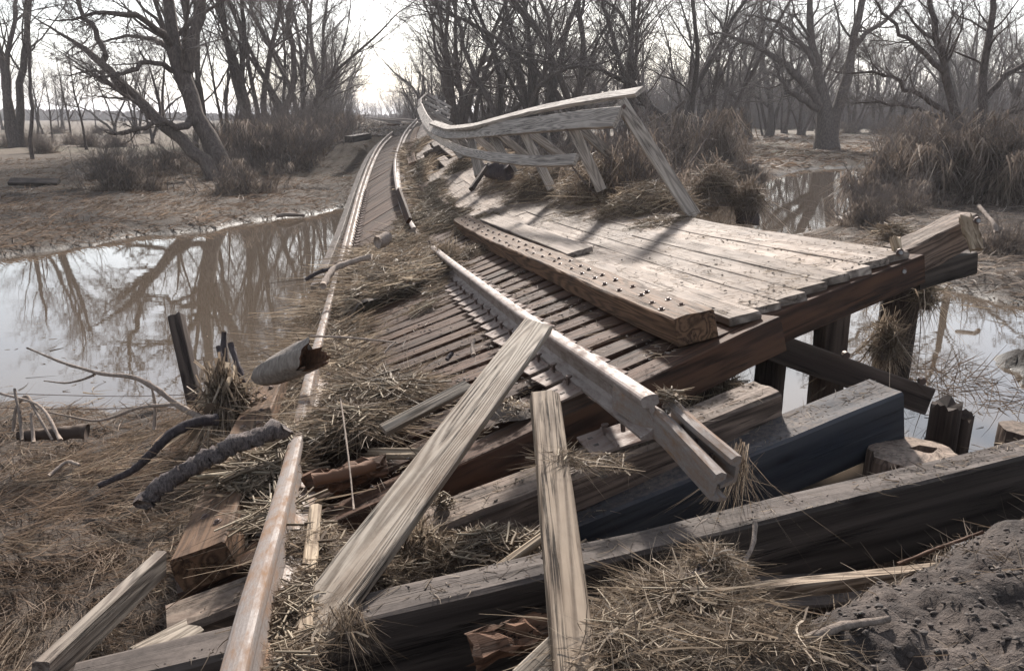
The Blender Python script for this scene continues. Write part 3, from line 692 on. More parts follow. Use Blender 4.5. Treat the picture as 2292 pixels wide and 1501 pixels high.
# ------------------------------------------------------------------ fallen timbers of the foreground
def face_timber(name, b0, b1, wd, h, mat, label, cat, seed, **k):
    """b0,b1: ends of the near upper edge; the timber lies behind and below that edge"""
    b0, b1 = A_(b0), A_(b1); T = nrm(b1-b0); back = nrm(np.cross(UPZ, T)); tilt = k.pop('tilt', 0.0)
    up = nrm(np.cross(T, back)); up = nrm(up+back*tilt); back = np.cross(up, T)
    return timber(name, b0+back*wd/2, b1+back*wd/2, wd, h, M[mat], label, cat, up=up, seed=seed, **k)
# detached tie in front
T1a, T1b = U(378, 1422, 2.72), U(1752, 880, 3.8)
face_timber('loose_tie', T1a, T1b, .215, .20, 'worn', 'worn detached tie lying under the left rail, pale silty top and rounded underside', 'railway tie', 201, c=.02, jit=.0028, seg=.2)
# dark blue-black timber
face_timber('fallen_timber', U(905, 1330, 3.12), U(2022, 880, 3.82), .23, .31, 'blue', 'massive blue black creosoted timber behind the long foreground one, its end jutting over water', 'timber', 202, c=.012, jit=.002)
# long foreground timber
face_timber('fallen_timber', U(150, 1552, 2.05), U(2420, 992, 3.3), .14, .34, 'black', 'longest black timber crossing the whole foreground, dusty grey top', 'timber', 203, c=.012, jit=.002)
# lower timber in the gap
face_timber('fallen_timber', U(1560, 1372, 2.5), U(1985, 1345, 2.75), .2, .2, 'black', 'short black timber in the hollow under the split tan plank', 'timber', 204)
face_timber('fallen_timber', U(1205, 1085, 3.75), U(1530, 1010, 4.0), .25, .22, 'tie', 'brown timber stub in shade between the detached tie and the blue black timber', 'timber', 205)
# planks on top
def plank(name, p0, p1, wd, th, mat, label, seed, face=(0, -.45, .9), **k):
    return timber(name, U(*p0), U(*p1), wd, th, M[mat], label, 'plank', up=nrm(np.array(face)), seed=seed, **k)
plank('plank', (1203, 722, 4.0), (692, 1400, 2.25), .158, .045, 'grey', 'long grey plank with bold knotty grain leaning across the right rail end', 210, jag=.03)
plank('plank', (1222, 880, 2.95), (1296, 1530, 1.82), .112, .06, 'brownplank', 'upright looking grey plank standing alone over the foreground timbers', 211, face=(.1, -.55, .8), jag=.03, jit=.0014, seg=.2)
plank('plank', (372, 1262, 2.95), (110, 1520, 2.1), .105, .045, 'shadeplank', 'shaded plank slanting out of the bottom left corner', 212, face=(.9, -.3, 0))
face_timber('plank', U(1672, 1322, 2.42), U(2130, 1272, 2.62), .05, .05, 'brownplank', 'split tan plank lying under the long black timber at lower right', 'plank', 213, jag=.06)
plank('plank', (1048, 858, 4.0), (858, 958, 3.75), .075, .03, 'grey', 'narrow grey plank lying across the near ties', 214)
plank('plank', (1222, 1192, 2.95), (1072, 1298, 2.75), .035, .03, 'tan', 'thin splintered batten in the shaded gap behind the upright plank', 215, jag=.03)
plank('plank', (845, 1045, 3.6), (700, 1062, 3.5), .10, .06, 'orange', 'reddish rotten wood chunk beside the left rail', 216, jag=.06, jit=.01, seg=.03)
plank('plank', (1228, 1395, 2.15), (1085, 1435, 2.1), .085, .05, 'orange', 'broken orange wood chunk stuck to the long black timber', 217, jag=.08, jit=.008, seg=.03)
plank('plank', (705, 1130, 3.0), (668, 1500, 2.0), .05, .02, 'tan', 'narrow pale strip running beside the left rail foot', 218, jag=.02)
plank('plank', (1000, 1010, 3.6), (830, 1010, 3.9), .05, .03, 'tan', 'splintered tan strip on the front tie beside the leaning plank', 219, jag=.05, jit=.004)
plank('plank', (420, 1405, 2.62), (330, 1452, 2.45), .10, .03, 'grey', 'pale board scrap below the bottom left plank end', 220, jag=.05)
plank('plank', (1290, 1430, 2.0), (1190, 1530, 1.85), .12, .04, 'grey', 'grey board corner at the bottom edge left of the upright plank', 221)
plank('plank', (912, 492, 10.6), (888, 425, 11.8), .10, .05, 'tie', 'dark broken post leaning at the snapped far rail', 222, face=(-.6, -.6, .4))
plank('plank', (1052, 420, 10.5), (1085, 372, 11.0), .06, .06, 'pile', 'dark brown stick propped under the railing', 223, face=(-.6, -.6, .4))
plank('plank', (20, 403, 24), (130, 404, 24.2), .3, .12, 'black', 'black beam lying on the far left mud flat', 224)
# loose plate with spike on the detached tie
n_ = nrm(np.array([-.12, -.15, 1.0])); u = nrm(np.array([.9, .3, .2])); u = nrm(u-n_*(u@n_))
pl = tie_plate(U(1398, 975, 3.55), n_, u, 'rusty tie plate with a tall spike lying loose on the detached tie', group=None)
c0 = U(1395, 965, 3.48)
o = tag(sweep('spike', np.stack([c0, c0+np.array([-.01, 0, .09])]), np.array([0, 1., 0]), [(.011*math.cos(a), .011*math.sin(a)) for a in np.arange(8)*math.pi/4], M['iron']), 'tall rusty spike standing on the loose tie plate', 'spike')

# ------------------------------------------------------------------ piles, bracing, stumps
def pile(loc, r, h, label, lean=(0, 0), seed=1, cut=True, cat='pile', mat='pile', jag=.0, name='pile'):
    rg = np.random.default_rng(seed); s_ = 22; n = 14; loc = A_(loc)
    a = np.arange(s_)*2*math.pi/s_; V = []; lc = []
    prof = 1+.05*rg.normal(0, 1, s_)
    for i in range(n):
        t = i/(n-1); z = h*t; c = loc+np.array([lean[0]*t*h, lean[1]*t*h, z])
        rr_ = r*(1.04-.08*t)*(prof+.012*rg.normal(0, 1, s_))
        zz = np.zeros(s_)
        if i == n-1: zz = rg.random(s_)*jag
        for j in range(s_): V.append(c+np.array([rr_[j]*math.cos(a[j]), rr_[j]*math.sin(a[j]), zz[j]])); lc.append((z, r*math.cos(a[j]), r*math.sin(a[j])))
    F = [(i*s_+j, i*s_+(j+1) % s_, (i+1)*s_+(j+1) % s_, (i+1)*s_+j) for i in range(n-1) for j in range(s_)]
    top = loc+np.array([lean[0]*h, lean[1]*h, h]); k = len(V); 
    V.append(top); lc.append((h, 0, 0)); F += [((n-1)*s_+j, (n-1)*s_+(j+1) % s_, k) for j in range(s_)]
    o = mesh(name, V, F, M[mat], loc=loc, lc=lc); return tag(o, label, cat)
def gp(px, py, d): p = U(px, py, d); return p
p1 = U(2020, 622, 6.45); pile((p1[0], p1[1], -.6), .155, p1[2]+.6, 'thick black pile at far right under the broken outrigger timber, grey band round its top', (.01, 0), 1)
p2 = U(1858, 690, 6.3); pile((p2[0]+.06, p2[1], -.6), .135, p2[2]+.62, 'black pile in the middle of the bent behind the diagonal brace', (-.02, 0), 2)
p3 = U(1732, 760, 6.0); pile((p3[0], p3[1], -.6), .108, p3[2]+.68, 'slimmer black pile left in the bent under the walkway corner', (0, 0), 3)
p4 = U(1600, 820, 5.9); pile((p4[0]+.0, p4[1], -.6), .10, p4[2]+.66, 'black pile in deep shade below the front tie end', (0, 0), 4)
band = sweep('band', np.stack([p1+np.array([.02, 0, -.06]), p1+np.array([.02, 0, -.015])]), np.array([0, 1., 0]), [(.16*math.cos(a), .16*math.sin(a)) for a in np.arange(20)*math.pi/10], M['bolt']); tag(band, 'grey metal band round the top of the far right pile', 'band')
br = timber('cross_brace', U(1738, 744, 5.75), U(2088, 868, 5.95), .075, .22, M['pile'], 'dark diagonal brace bolted across the piles over the water', 'brace', up=nrm(np.array([-.25, .1, 1])), seed=301, c=.01)
for p0 in ((1760, 748, 5.66), (1890, 792, 5.72), (2060, 850, 5.84)):
    c0 = U(*p0); tag(sweep('brace_bolt', np.stack([c0, c0+np.array([0, -.04, 0])]), UPZ, [(.028*math.cos(a), .028*math.sin(a)) for a in np.arange(8)*math.pi/4], M['iron']), 'dark bolt head on the diagonal brace, %s' % {1760: 'upper left end', 1890: 'at the middle pile', 2060: 'lower right end'}[p0[0]], 'bolt')
for s in (4.4, 8.7, 13, 17.5, 22, 26.5):
    for q in (.1, .95, 1.8, 2.9, 4.1):
        P = DP([s], q)[0]; pile((P[0], P[1], -.7), .13, P[2]-.4+.7, 'dark pile hidden beneath the sunken bridge, row of five', (0, 0), int(s*7+q*3)); bpy.data.objects[-1] if False else None
for o in bpy.data.objects:
    if o.name.startswith('pile') and 'row of five' in o.get('label', ''): o['group'] = 'piles beneath the sunken bridge'
# old sawn stump in front with a rotten hollow
st = U(2045, 1010, 3.75); sr = .20
S_ = empty('pile_stump', (st[0], st[1], -.3), 'broad sawn off pile stump with a rotten hole, behind the long black timber', 'stump')
rg = np.random.default_rng(4); s_ = 28; a = np.arange(s_)*2*math.pi/s_; V = []; lc = []
w_ = 1+.06*np.sin(a*2+1)+.03*rg.normal(0, 1, s_)
hole_c = np.array([.07, .03]); levels = [(-.3-st[2], 1.0, 0), (-.5, 1.0, 0), (-.2, 1.02, 0), (-.03, 1.03, 0), (-.004, .99, 0), (0, .7, 0)]
for z, q, _ in levels:
    for j in range(s_): V.append(st+np.array([sr*w_[j]*q*math.cos(a[j]), sr*w_[j]*q*math.sin(a[j]), z+(rg.normal(0, .003) if z > -.1 else 0)])); lc.append((z, .3*math.cos(a[j])*q, .3*math.sin(a[j])*q))
for z, q in ((0.0, 1), (-.06, .85), (-.12, .3)):
    for j in range(s_): V.append(st+np.array([hole_c[0]+.062*q*math.cos(a[j])*(1+.2*math.sin(3*a[j])), hole_c[1]+.04*q*math.sin(a[j])*(1+.2*math.cos(4*a[j])), z])); lc.append((z, .1*math.cos(a[j])*q, .1*math.sin(a[j])*q))
F = [(i*s_+j, i*s_+(j+1) % s_, (i+1)*s_+(j+1) % s_, (i+1)*s_+j) for i in range(8) for j in range(s_)]+[tuple(8*s_+j for j in range(s_))]
mesh('stump', V, F, M['worn'], parent=S_, lc=lc)
pq = U(2120, 912, 4.0); pile((pq[0], pq[1], -.3), .075, pq[2]+.3, 'jagged upright broken post right of the sawn stump', (.0, 0), 31, jag=.05, cat='post', name='broken_post')
pq = U(2155, 935, 4.05); pile((pq[0], pq[1], -.3), .05, pq[2]+.28, 'splinter stump joined beside the jagged upright post', (.0, 0), 32, jag=.06, cat='post', name='broken_post')
pq = U(2290, 958, 4.0); pile((pq[0], pq[1], -.3), .11, pq[2]+.3, 'square brown pile top cut off by the right edge of the view', (.0, 0), 33, cat='pile', mat='worn')
pq = U(1960, 1045, 4.1); pile((pq[0], pq[1], -.3), .06, pq[2]+.3, 'thin dark post in shade left of the sawn stump', (.0, 0), 34, jag=.03, cat='post', name='broken_post')

# ------------------------------------------------------------------ branches and logs
def poly_log(name, pts, r0, r1, mat, label, cat, seed=1, s_=10, parent=None, wob=.012, sub=6, rj=.08):
    rg = np.random.default_rng(seed); P = A_(pts, float); L = np.r_[0, np.cumsum(np.linalg.norm(np.diff(P, axis=0), axis=1))]
    t = np.linspace(0, L[-1], (len(P)-1)*sub+1); Q = np.stack([np.interp(t, L, P[:, i]) for i in range(3)], 1)
    for _ in range(3): Q[1:-1] = (Q[:-2]+Q[1:-1]*2+Q[2:])/4
    Q += rg.normal(0, wob*min(r0*8, 1), Q.shape)*.5
    R = np.linspace(r0, r1, len(Q))*(1+rg.normal(0, .07, len(Q)))
    V, F = tubes(Q[None], R[None], s_)
    V = V+nrm(V-np.repeat(Q, s_, 0))*(rg.normal(0, rj, (len(V), 1))*np.repeat(R, s_)[:, None])
    F = [tuple(f) for f in F]+[tuple(range(s_)), tuple(range(len(V)-s_, len(V)))[::-1]]
    o = mesh(name, V, F, M[mat], parent=parent, loc=Q[0], smooth=True)
    if label: tag(o, label, cat)
    return o
poly_log('charred_log', [U(318, 1128, 3.5), U(345, 1096, 3.52), U(430, 1046, 3.58), U(520, 996, 3.65), U(640, 955, 3.8)], .036, .046, 'char', 'charred flaky log lying beside the left tie ends', 'log', 3, 14, wob=.03, rj=.16, sub=10)
poly_log('branch', [U(222, 1086, 4.3), U(300, 1052, 4.3), U(345, 1008, 4.3), U(375, 975, 4.35), U(430, 945, 4.4), U(485, 938, 4.5)], .014, .034, 'darkbranch', 'dark curved branch left of the charred log', 'branch', 4)
bb = empty('branch', U(450, 935, 5.0), 'long forked grey branch arching over the near shore at left', 'branch')
poly_log('limb', [U(60, 778, 5.1), U(140, 812, 5.1), U(230, 838, 5.0), U(300, 842, 5.0), U(350, 868, 4.95), U(395, 905, 4.95), U(455, 938, 4.9)], .006, .022, 'branch', None, None, 5, 7, parent=bb)
poly_log('limb', [U(98, 852, 5.1), U(150, 858, 5.1), U(190, 848, 5.05), U(212, 838, 5.02)], .004, .010, 'branch', None, None, 6, 6, parent=bb)
poly_log('limb', [U(100, 920, 5.0), U(215, 944, 5.0), U(260, 932, 4.98), U(310, 910, 4.95), U(395, 905, 4.95)], .005, .013, 'branch', None, None, 7, 6, parent=bb)
poly_log('branch', [U(832, 574, 8.2), U(790, 585, 8.2), U(745, 600, 8.0), U(722, 640, 7.6)], .03, .035, 'branch', 'bleached white branch lying at the left edge of the bridge', 'branch', 8)
poly_log('branch', [U(685, 625, 8.2), U(715, 608, 8.15), U(745, 600, 8.1)], .02, .022, 'darkbranch', 'short dark branch poking out over the left pond', 'branch', 9)
poly_log('branch', [U(1690, 1168, 2.55), U(1688, 1215, 2.5), U(1668, 1255, 2.45), U(1650, 1290, 2.4)], .009, .007, 'branch', 'curved twig standing against the long black timber', 'twig', 10, 6)
poly_log('branch', [U(1062, 760, 4.75), U(1056, 775, 4.7), U(1060, 795, 4.6)], .010, .014, 'branch', 'short crooked twig on the near ties', 'twig', 11, 7)
poly_log('branch', [U(1012, 790, 4.6), U(1000, 805, 4.55)], .014, .013, 'darkbranch', 'corn cob like dark stub on the near ties', 'twig', 12, 8)
poly_log('branch', [U(700, 1075, 3.3), U(770, 1060, 3.3), U(835, 1040, 3.4)], .03, .025, 'orange', 'rotten stick lying right of the left rail', 'branch', 13, 8)
poly_log('log', [U(870, 532, 8.9), U(846, 543, 8.75)], .07, .08, 'branch', 'short sawn log with pale end in the straw between the rails', 'log', 14, 12)
poly_log('branch', [U(762, 890, 4.1), U(772, 960, 3.6), U(782, 1040, 3.2), U(792, 1140, 2.9)], .004, .004, 'branch', 'thin white stem bending down beside the left rail', 'twig', 15, 6)
poly_log('branch', [U(2190, 460, 12.0), U(2215, 490, 11.5), U(2225, 500, 11.3), U(2230, 520, 11.2)], .03, .03, 'branch', 'small grey branch standing on the right bank', 'branch', 16)
poly_log('branch', [U(2010, 1262, 2.55), U(2110, 1222, 2.6), U(2200, 1190, 2.65)], .007, .006, 'orange', 'reddish stick at the foot of the long black timber on the right', 'branch', 17, 7)
poly_log('branch', [U(1790, 1440, 1.95), U(1880, 1400, 2.0), U(1990, 1385, 2.05)], .016, .010, 'branch', 'pale stick half sunk in clods at lower right', 'branch', 18, 7)
poly_log('log', [U(1420, 1400, 2.12), U(1490, 1345, 2.2), U(1575, 1300, 2.3)], .035, .045, 'char', 'mossy log under the foreground straw heap', 'log', 19, 14, rj=.12, sub=10)
poly_log('branch', [U(40, 975, 4.75), U(120, 968, 4.8), U(195, 965, 4.85)], .035, .05, 'pile', 'half sunk dark log on the near shore at far left', 'log', 20, 9)
poly_log('branch', [U(620, 483, 18), U(640, 480, 18), U(680, 482, 18.5)], .05, .04, 'branch', 'driftwood stick at the far shore of the left pond', 'branch', 22, 7)
poly_log('log', [U(1092, 382, 12.4), U(1140, 388, 12.0)], .13, .12, 'darkbranch', 'brown log butt under the railing between the posts', 'log', 44, 12)
# hollow log
hl = empty('hollow_log', U(640, 840, 4.55), 'silvery hollow log with a rust brown mouth beside the left rail', 'log')
ax0, ax1 = U(574, 846, 5.05), U(684, 798, 4.75); T = nrm(ax1-ax0); S = nrm(np.cross(T, UPZ)); B = np.cross(S, T); s_ = 30; rg = np.random.default_rng(8)
a = np.arange(s_)*2*math.pi/s_; LL = np.linalg.norm(ax1-ax0); V = []; 
for t_, r_ in ((0, .05), (.12, .085), (.3, .105), (.5, .118), (.7, .122), (.88, .125), (1, .122)):
    for j in range(s_):
        jj = 1+.05*math.sin(3*a[j]+t_*2)+.02*rg.normal(); e = (.06*math.sin(2*a[j])+.03*rg.normal()) if t_ == 1 else 0
        r2 = r_*.82*(1+.05*math.sin(7*a[j]+5*t_)); V.append(ax0+T*(t_*LL*1.1+e)+S*r2*jj*math.cos(a[j])+B*r2*jj*math.sin(a[j]))
F = [(i*s_+j, i*s_+(j+1) % s_, (i+1)*s_+(j+1) % s_, (i+1)*s_+j) for i in range(6) for j in range(s_)]+[tuple(range(s_))]
mesh('shell', V, F, M['logwood'], parent=hl, smooth=True)
rim = A_(V[6*s_:]); cen = rim.mean(0); V2 = list(rim); 
for q, dpt in ((.86, .0), (.78, .12), (.7, .3), (.3, .42)):
    V2 += list(cen+(rim-cen)*q-T*dpt)
F = [(i*s_+j, i*s_+(j+1) % s_, (i+1)*s_+(j+1) % s_, (i+1)*s_+j) for i in range(4) for j in range(s_)]+[tuple(4*s_+j for j in range(s_))]
mesh('rotten_core', V2, F, M['logcore'], parent=hl, smooth=True)
# posts in the left pond
timber('old_post', U(388, 706, 6.6), U(428, 850, 6.2)-np.array([0, 0, .3]), .115, .10, M['pile'], 'leaning old fence post standing in the left pond', 'post', up=nrm(np.array([0, -1, .3])), seed=401, jag=.02)
for k, (p0, p1) in enumerate((((501, 742, 5.3), (500, 800, 5.3)), ((488, 775, 5.2), (508, 862, 5.1)), ((515, 768, 5.25), (545, 858, 5.15)))):
    poly_log('stake', [U(*p0), U(*p1), U(*p1)+np.array([0, 0, -.35])], .018, .035, 'darkbranch', ['short burnt stake, middle and highest of three in the straw cone', 'left dark stake of three in the straw cone', 'right dark slanting stake of three in the straw cone'][k], 'stake', 30+k, 7)

# ------------------------------------------------------------------ flood debris heaps
def heap(name, c, rx, ry, h, n, label, seed, mat='straw', stalks=.1, ln=(.06, .5), wd=.0045, core=.75, hang=0.0, flat=.13, cat='debris heap', stalk_r=.0045, along=None, nrmv=UPZ, coremat='clod'):
    rg = np.random.default_rng(seed); c = A_(c, float)
    nv = nrm(A_(nrmv, float)); ux = nrm(np.cross(np.array([0, 1., 0]), nv)); uy = np.cross(nv, ux)
    acc = Acc()
    # lumpy core
    na_, nr_ = 28, 8; th = np.linspace(0, 2*math.pi, na_, endpoint=False)
    V = [c+nv*h*core*.95]; 
    for i in range(1, nr_+1):
        q = i/nr_
        for a_ in th:
            lump = 1+.35*fbm(np.array([math.cos(a_)*1.5+seed]), np.array([math.sin(a_)*1.5+q*2]), 3, seed)[0]
            zz = h*core*(1-q**2)*lump-.04*q
            V.append(c+ux*rx*core*q*math.cos(a_)*lump+uy*ry*core*q*math.sin(a_)*lump+nv*zz)
    F = [(0, 1+j, 1+(j+1) % na_, 1+(j+1) % na_) for j in range(na_)]+[(1+i*na_+j, 1+(i+1)*na_+j, 1+(i+1)*na_+(j+1) % na_, 1+i*na_+(j+1) % na_) for i in range(nr_-1) for j in range(na_)]
    acc.add(A_(V), A_(F), 0.0, 2)
    def pos(n):
        a_ = rg.random(n)*2*math.pi; q = np.sqrt(rg.random(n))*(1+.25*rg.normal(0, 1, n)*.5)
        z = h*np.maximum(0, 1-q**2)*(.55+.6*rg.random(n))
        return c+ux*(rx*q*np.cos(a_))[:, None]+uy*(ry*q*np.sin(a_))[:, None]+nv*z[:, None], q
    nb_ = int(n*(1-stalks)); P, q = pos(nb_); D = rdir(nb_, rg, flat)
    if along is not None: D = nrm(D*.7+A_(along)*np.sign(rg.random((nb_, 1))-.3))
    D = nrm(ux*D[:, :1]+uy*D[:, 1:2]+nv*D[:, 2:3])
    if hang: D = nrm(D*(1-hang)+np.array([0, 0, -1.])*hang*rg.random((nb_, 1))*2)
    L = ln[0]+(ln[1]-ln[0])*rg.random(nb_)**1.6
    V, F, R = ribbons(P-D*L[:, None]*.45, D, L, wd*(.3+.6*rg.random(nb_)+3.2*rg.random(nb_)**9), rg, k=4, bend=1.9, grav=.12+hang*.5, pl=nv if hang < .3 else None); acc.add(V, F, R)
    ns = n-nb_
    if ns:
        P, q = pos(ns); D = rdir(ns, rg, flat*.7); L = (.05+.35*rg.random(ns)**2)*(ln[1]/.5)
        D = nrm(ux*D[:, :1]+uy*D[:, 1:2]+nv*D[:, 2:3])
        V, F, R = sticks(P-D*L[:, None]*.5+nv*.01, D, L, stalk_r*(.5+rg.random(ns)), rg, bend=.12); acc.add(V, F, R, 1)
    return tag(acc.build(name, [M[mat], M['stalk'], M[coremat]], loc=c), label, cat)
H = heap
# on the near deck
def on_deck(px, py):
    """where on the deck surface a spot of the photograph lies"""
    a, b_ = np.meshgrid(np.linspace(0, 38, 260), np.linspace(-.6, 4.6, 60)); P = DP(a.ravel(), b_.ravel())
    v = P-np.array([0, 0, CAMH]); dd = v[:, 1]*CP-v[:, 2]*SP; vv = -(v[:, 1]*SP+v[:, 2]*CP)/dd
    e = (1146+v[:, 0]/dd*FPX-px)**2+(750.5+vv*FPX-py)**2; i = int(np.argmin(e)); return a.ravel()[i], b_.ravel()[i]
def dheap(px, py, rx, ry, h, n, label, seed, **k):
    s, q = on_deck(px, py); n_, u = DN([s], q); return heap('debris_heap', DP([s], q)[0], rx, ry, h, n, label, seed, nrmv=n_[0], **k)
dheap(810, 885, .22, .25, .06, 2600, 'shredded straw heap against the inside of the left rail, nearest the broken end', 1)
dheap(765, 820, .2, .3, .06, 2600, 'straw heap spilling off the deck edge beside the hollow log', 2, stalks=.2)
dheap(735, 750, .3, .35, .10, 3000, 'straw heap along the left rail past the hollow log', 3, stalks=.25)
dheap(760, 700, .4, .5, .12, 4200, 'straw and corn stalk heap where the left rail disappears', 4, stalks=.3)
dheap(780, 650, .3, .5, .14, 4600, 'corn stalk heap across the track below the log', 5, stalks=.4)
dheap(880, 560, .5, .5, .16, 8000, 'large straw heap burying both rails at the sag', 6, stalks=.35)
dheap(1000, 500, .5, .6, .18, 2000, 'straw heap at the far end of the bolted guard timber', 7, stalks=.35)
dheap(960, 480, .6, 1.2, .16, 5200, 'straw heap under the snapped end of the right rail', 8, stalks=.4)
dheap(975, 440, .25, 1.6, .2, 2600, 'straw heap between the far rail and the railing foot', 9, stalks=.4)
dheap(948, 385, .14, 2.2, .18, 2200, 'long straw drift beside the far right rail', 10, stalks=.4, wd=.012, ln=(.2, .6))
dheap(940, 330, .12, 2.4, .18, 1600, 'straw drift high on the far twisted deck', 12, stalks=.3, wd=.014, ln=(.2, .7))
dheap(1000, 585, .14, .35, .17, 900, 'grass wad wrapped over the right rail head', 13, hang=.5)
dheap(975, 640, .12, .4, .06, 500, 'thin grass strand trailing left off the right rail', 14)
dheap(1060, 560, .2, .3, .07, 500, 'small straw patch between right rail and guard timber', 15)
dheap(1690, 605, .05, .12, .04, 60, 'tiny grass tuft on the middle of the near boards', 16)
dheap(950, 690, .14, .18, .05, 220, 'small straw tuft on the bare near ties', 17)
dheap(1075, 500, .3, .4, .12, 1500, 'straw spread over the inner ends of the middle boards', 18, stalks=.3)
dheap(1040, 378, .5, .6, .2, 2600, 'straw bank filling the gap of missing boards', 19, stalks=.3)
dheap(1140, 415, .6, .7, .35, 2000, 'straw clump under the middle of the railing', 20, stalks=.2)
dheap(1225, 432, .75, .55, 0.48, 3200, 'tall straw mound round the second and third railing posts', 21, hang=.15)
dheap(1345, 440, .7, .6, 0.52, 3200, 'straw mound round the railing post beside the lower rail end', 22, hang=.15)
dheap(1445, 475, .6, .5, 0.34, 2600, 'straw mound behind the near end post of the railing', 23, hang=.2)
dheap(1480, 505, .4, .4, .1, 900, 'low straw patch at the outer edge by the end post foot', 24)
dheap(1300, 480, .6, .25, .06, 700, 'combed strands of grass lying across the middle boards', 25, along=(1, .1, 0))
dheap(1360, 490, .5, .2, .05, 400, 'dark strand of grass lying across the boards near the end post', 26, along=(1, .1, 0))
def drift(name, s0, s1, q0, q1, n, ns, label, seed, hmax=.12, wd=.005, ln=(.06, .5), pw=1.4):
    """one continuous matted drift of straw lying on the tilted deck"""
    rg = np.random.default_rng(seed); acc = Acc()
    def dens(s, q): 
        c = (q-q0)/(q1-q0); e = np.clip(np.minimum(c, 1-c)*3.2, 0, 1)
        return e*np.clip(.55+fbm(s*.55, q*1.4, 4, seed)*1.5, 0, 1.2)
    gs, gq = np.meshgrid(np.linspace(s0, s1, int((s1-s0)*14)), np.linspace(q0, q1, 24), indexing='ij'); f = dens(gs, gq).ravel(); P = DP(gs.ravel(), gq.ravel()); Nn, _ = DN(gs.ravel(), gq.ravel())
    V = P+Nn*(hmax*.75*f*(.8+.6*fbm(gs.ravel()*6, gq.ravel()*6, 3, seed))-.03)[:, None]; a_, b_ = gs.shape; gi_ = np.arange(a_*b_).reshape(a_, b_)
    acc.add(V, np.stack([gi_[:-1, :-1], gi_[:-1, 1:], gi_[1:, 1:], gi_[1:, :-1]], -1).reshape(-1, 4), 0.0, 2)
    for k, m_ in enumerate((n, ns)):
        s = s0+(s1-s0)*rg.random(m_*3)**pw; q = rg.uniform(q0, q1, m_*3); d_ = dens(s, q); kk = np.nonzero(rg.random(m_*3) < d_*.9)[0][:m_]; s, q, d_ = s[kk], q[kk], d_[kk]; m2 = len(s)
        Nn, uu = DN(s, q); P = DP(s, q)+Nn*(hmax*d_*rg.uniform(.3, 1.15, m2))[:, None]
        D = rdir(m2, rg, .1); D = nrm(D-(D*Nn).sum(1, keepdims=True)*Nn*.85); L = (ln[0]+(ln[1]-ln[0])*rg.random(m2)**2)*(1+s/40)
        if k == 0: V, F, R = ribbons(P-D*L[:, None]*.45, D, L, wd*(.3+.6*rg.random(m2)+3.2*rg.random(m2)**9)*(1+s/9), rg, k=4, bend=1.9, pl=UPZ); tone = np.repeat(np.clip(fbm(s*3, q*3, 3, seed+3)*.9, -.35, .35), len(V)//m2); R = np.clip(R+tone, 0, 1)
        else: V, F, R = sticks(P-D*L[:, None]*.3, D, L*.7, .0055*(.4+rg.random(m2))*(1+s/12), rg, bend=.15)
        acc.add(V, F, R, k)
    return tag(acc.build(name, [M['straw'], M['stalk'], M['clod']], loc=DP([s0], q0)[0]), label, 'debris heap')
drift('debris_drift', .7, 7.0, -.5, .42, 13000, 2000, 'continuous matted drift of straw and stalks along the left rail of the near deck', 201, .10)
drift('debris_drift', 4.6, 9.4, -.25, 1.75, 13000, 2600, 'thick straw and stalk drift across the whole track at the sag', 202, .20, pw=.9)
drift('debris_drift', 9.5, 22, 1.8, 2.5, 12000, 2200, 'long straw drift between the far right rail and the walkway boards', 203, .09, ln=(.04, .28), wd=.006, pw=1.0)
drift('debris_drift', 5.0, 13, 3.75, 4.6, 9000, 800, 'straw drift along the outer walkway edge under the railing', 204, .25, pw=1.0)
def uheap(p, rx, ry, h, n, label, seed, **k): return heap('debris_heap', U(*p), rx, ry, h, n, label, seed, **k)
THK1 = ((1425, 445, 10.5), .6, .45, .85, 'tall tangled grass clump hanging beyond the railing end post', 31)
uheap((1500, 455, 10.4), .45, .4, .3, 2000, 'grass clump below the railing end post over the pond', 32, hang=.4, mat='silty', coremat='clod')
uheap((1596, 450, 9.6), .32, .3, .42, 1800, 'dome of straw draped over the barrel like log past the walkway', 33, hang=.5, mat='silty', coremat='clod')
uheap((1672, 462, 9.5), .2, .25, .25, 1100, 'smaller straw capped stump right of the barrel like log', 34, hang=.6, mat='silty', coremat='clod')
uheap((2000, 530, 7.6), .16, .2, .12, 500, 'pale grass tuft behind the broken outrigger timber', 35, hang=.2)
uheap((2070, 680, 6.3), .07, .07, .22, 420, 'grass wad stuck on the right side of the far right pile', 36, hang=.6)
uheap((1980, 790, 6.25), .13, .1, .25, 700, 'grass wad caught left of the far right pile above the brace', 37, hang=.6)
uheap((1595, 870, 5.2), .12, .1, .1, 500, 'pale grass fringe hanging beneath the front tie', 38, hang=.8)
uheap((510, 935, 5.1), .13, .12, .30, 700, 'cone of corn leaves round three dark stakes', 41, core=.4, stalks=.12, hang=.7, wd=.014)
uheap((585, 1065, 3.75), .2, .17, .07, 900, 'nest of pale broken reed stalks beside the left rail', 42, stalks=.45, stalk_r=.006)
uheap((655, 990, 4.0), .10, .2, .05, 500, 'reed stalks heaped against the left rail above the reed nest', 43, stalks=.4)
uheap((860, 870, 4.5), .26, .2, .06, 2400, 'fluffy pale grass heap right of the left rail', 44)
uheap((800, 945, 4.15), .22, .16, .08, 2200, 'grass heap on the tie ends left of the leaning plank', 45)
uheap((655, 1370, 2.3), .07, .26, .035, 1300, 'brown leaf litter packed beside the near end of the left rail', 46, ln=(.03, .12), stalks=.1, wd=.003, stalk_r=.003)
uheap((690, 1240, 2.75), .14, .2, .07, 1000, 'grass wad between the left rail and the leaning plank foot', 47, ln=(.04, .2), wd=.0025, stalks=.04)
uheap((660, 1480, 2.05), .06, .13, .03, 600, 'leaf litter at the bottom edge beside the left rail', 48, ln=(.03, .12), stalks=.1, wd=.003, stalk_r=.003)
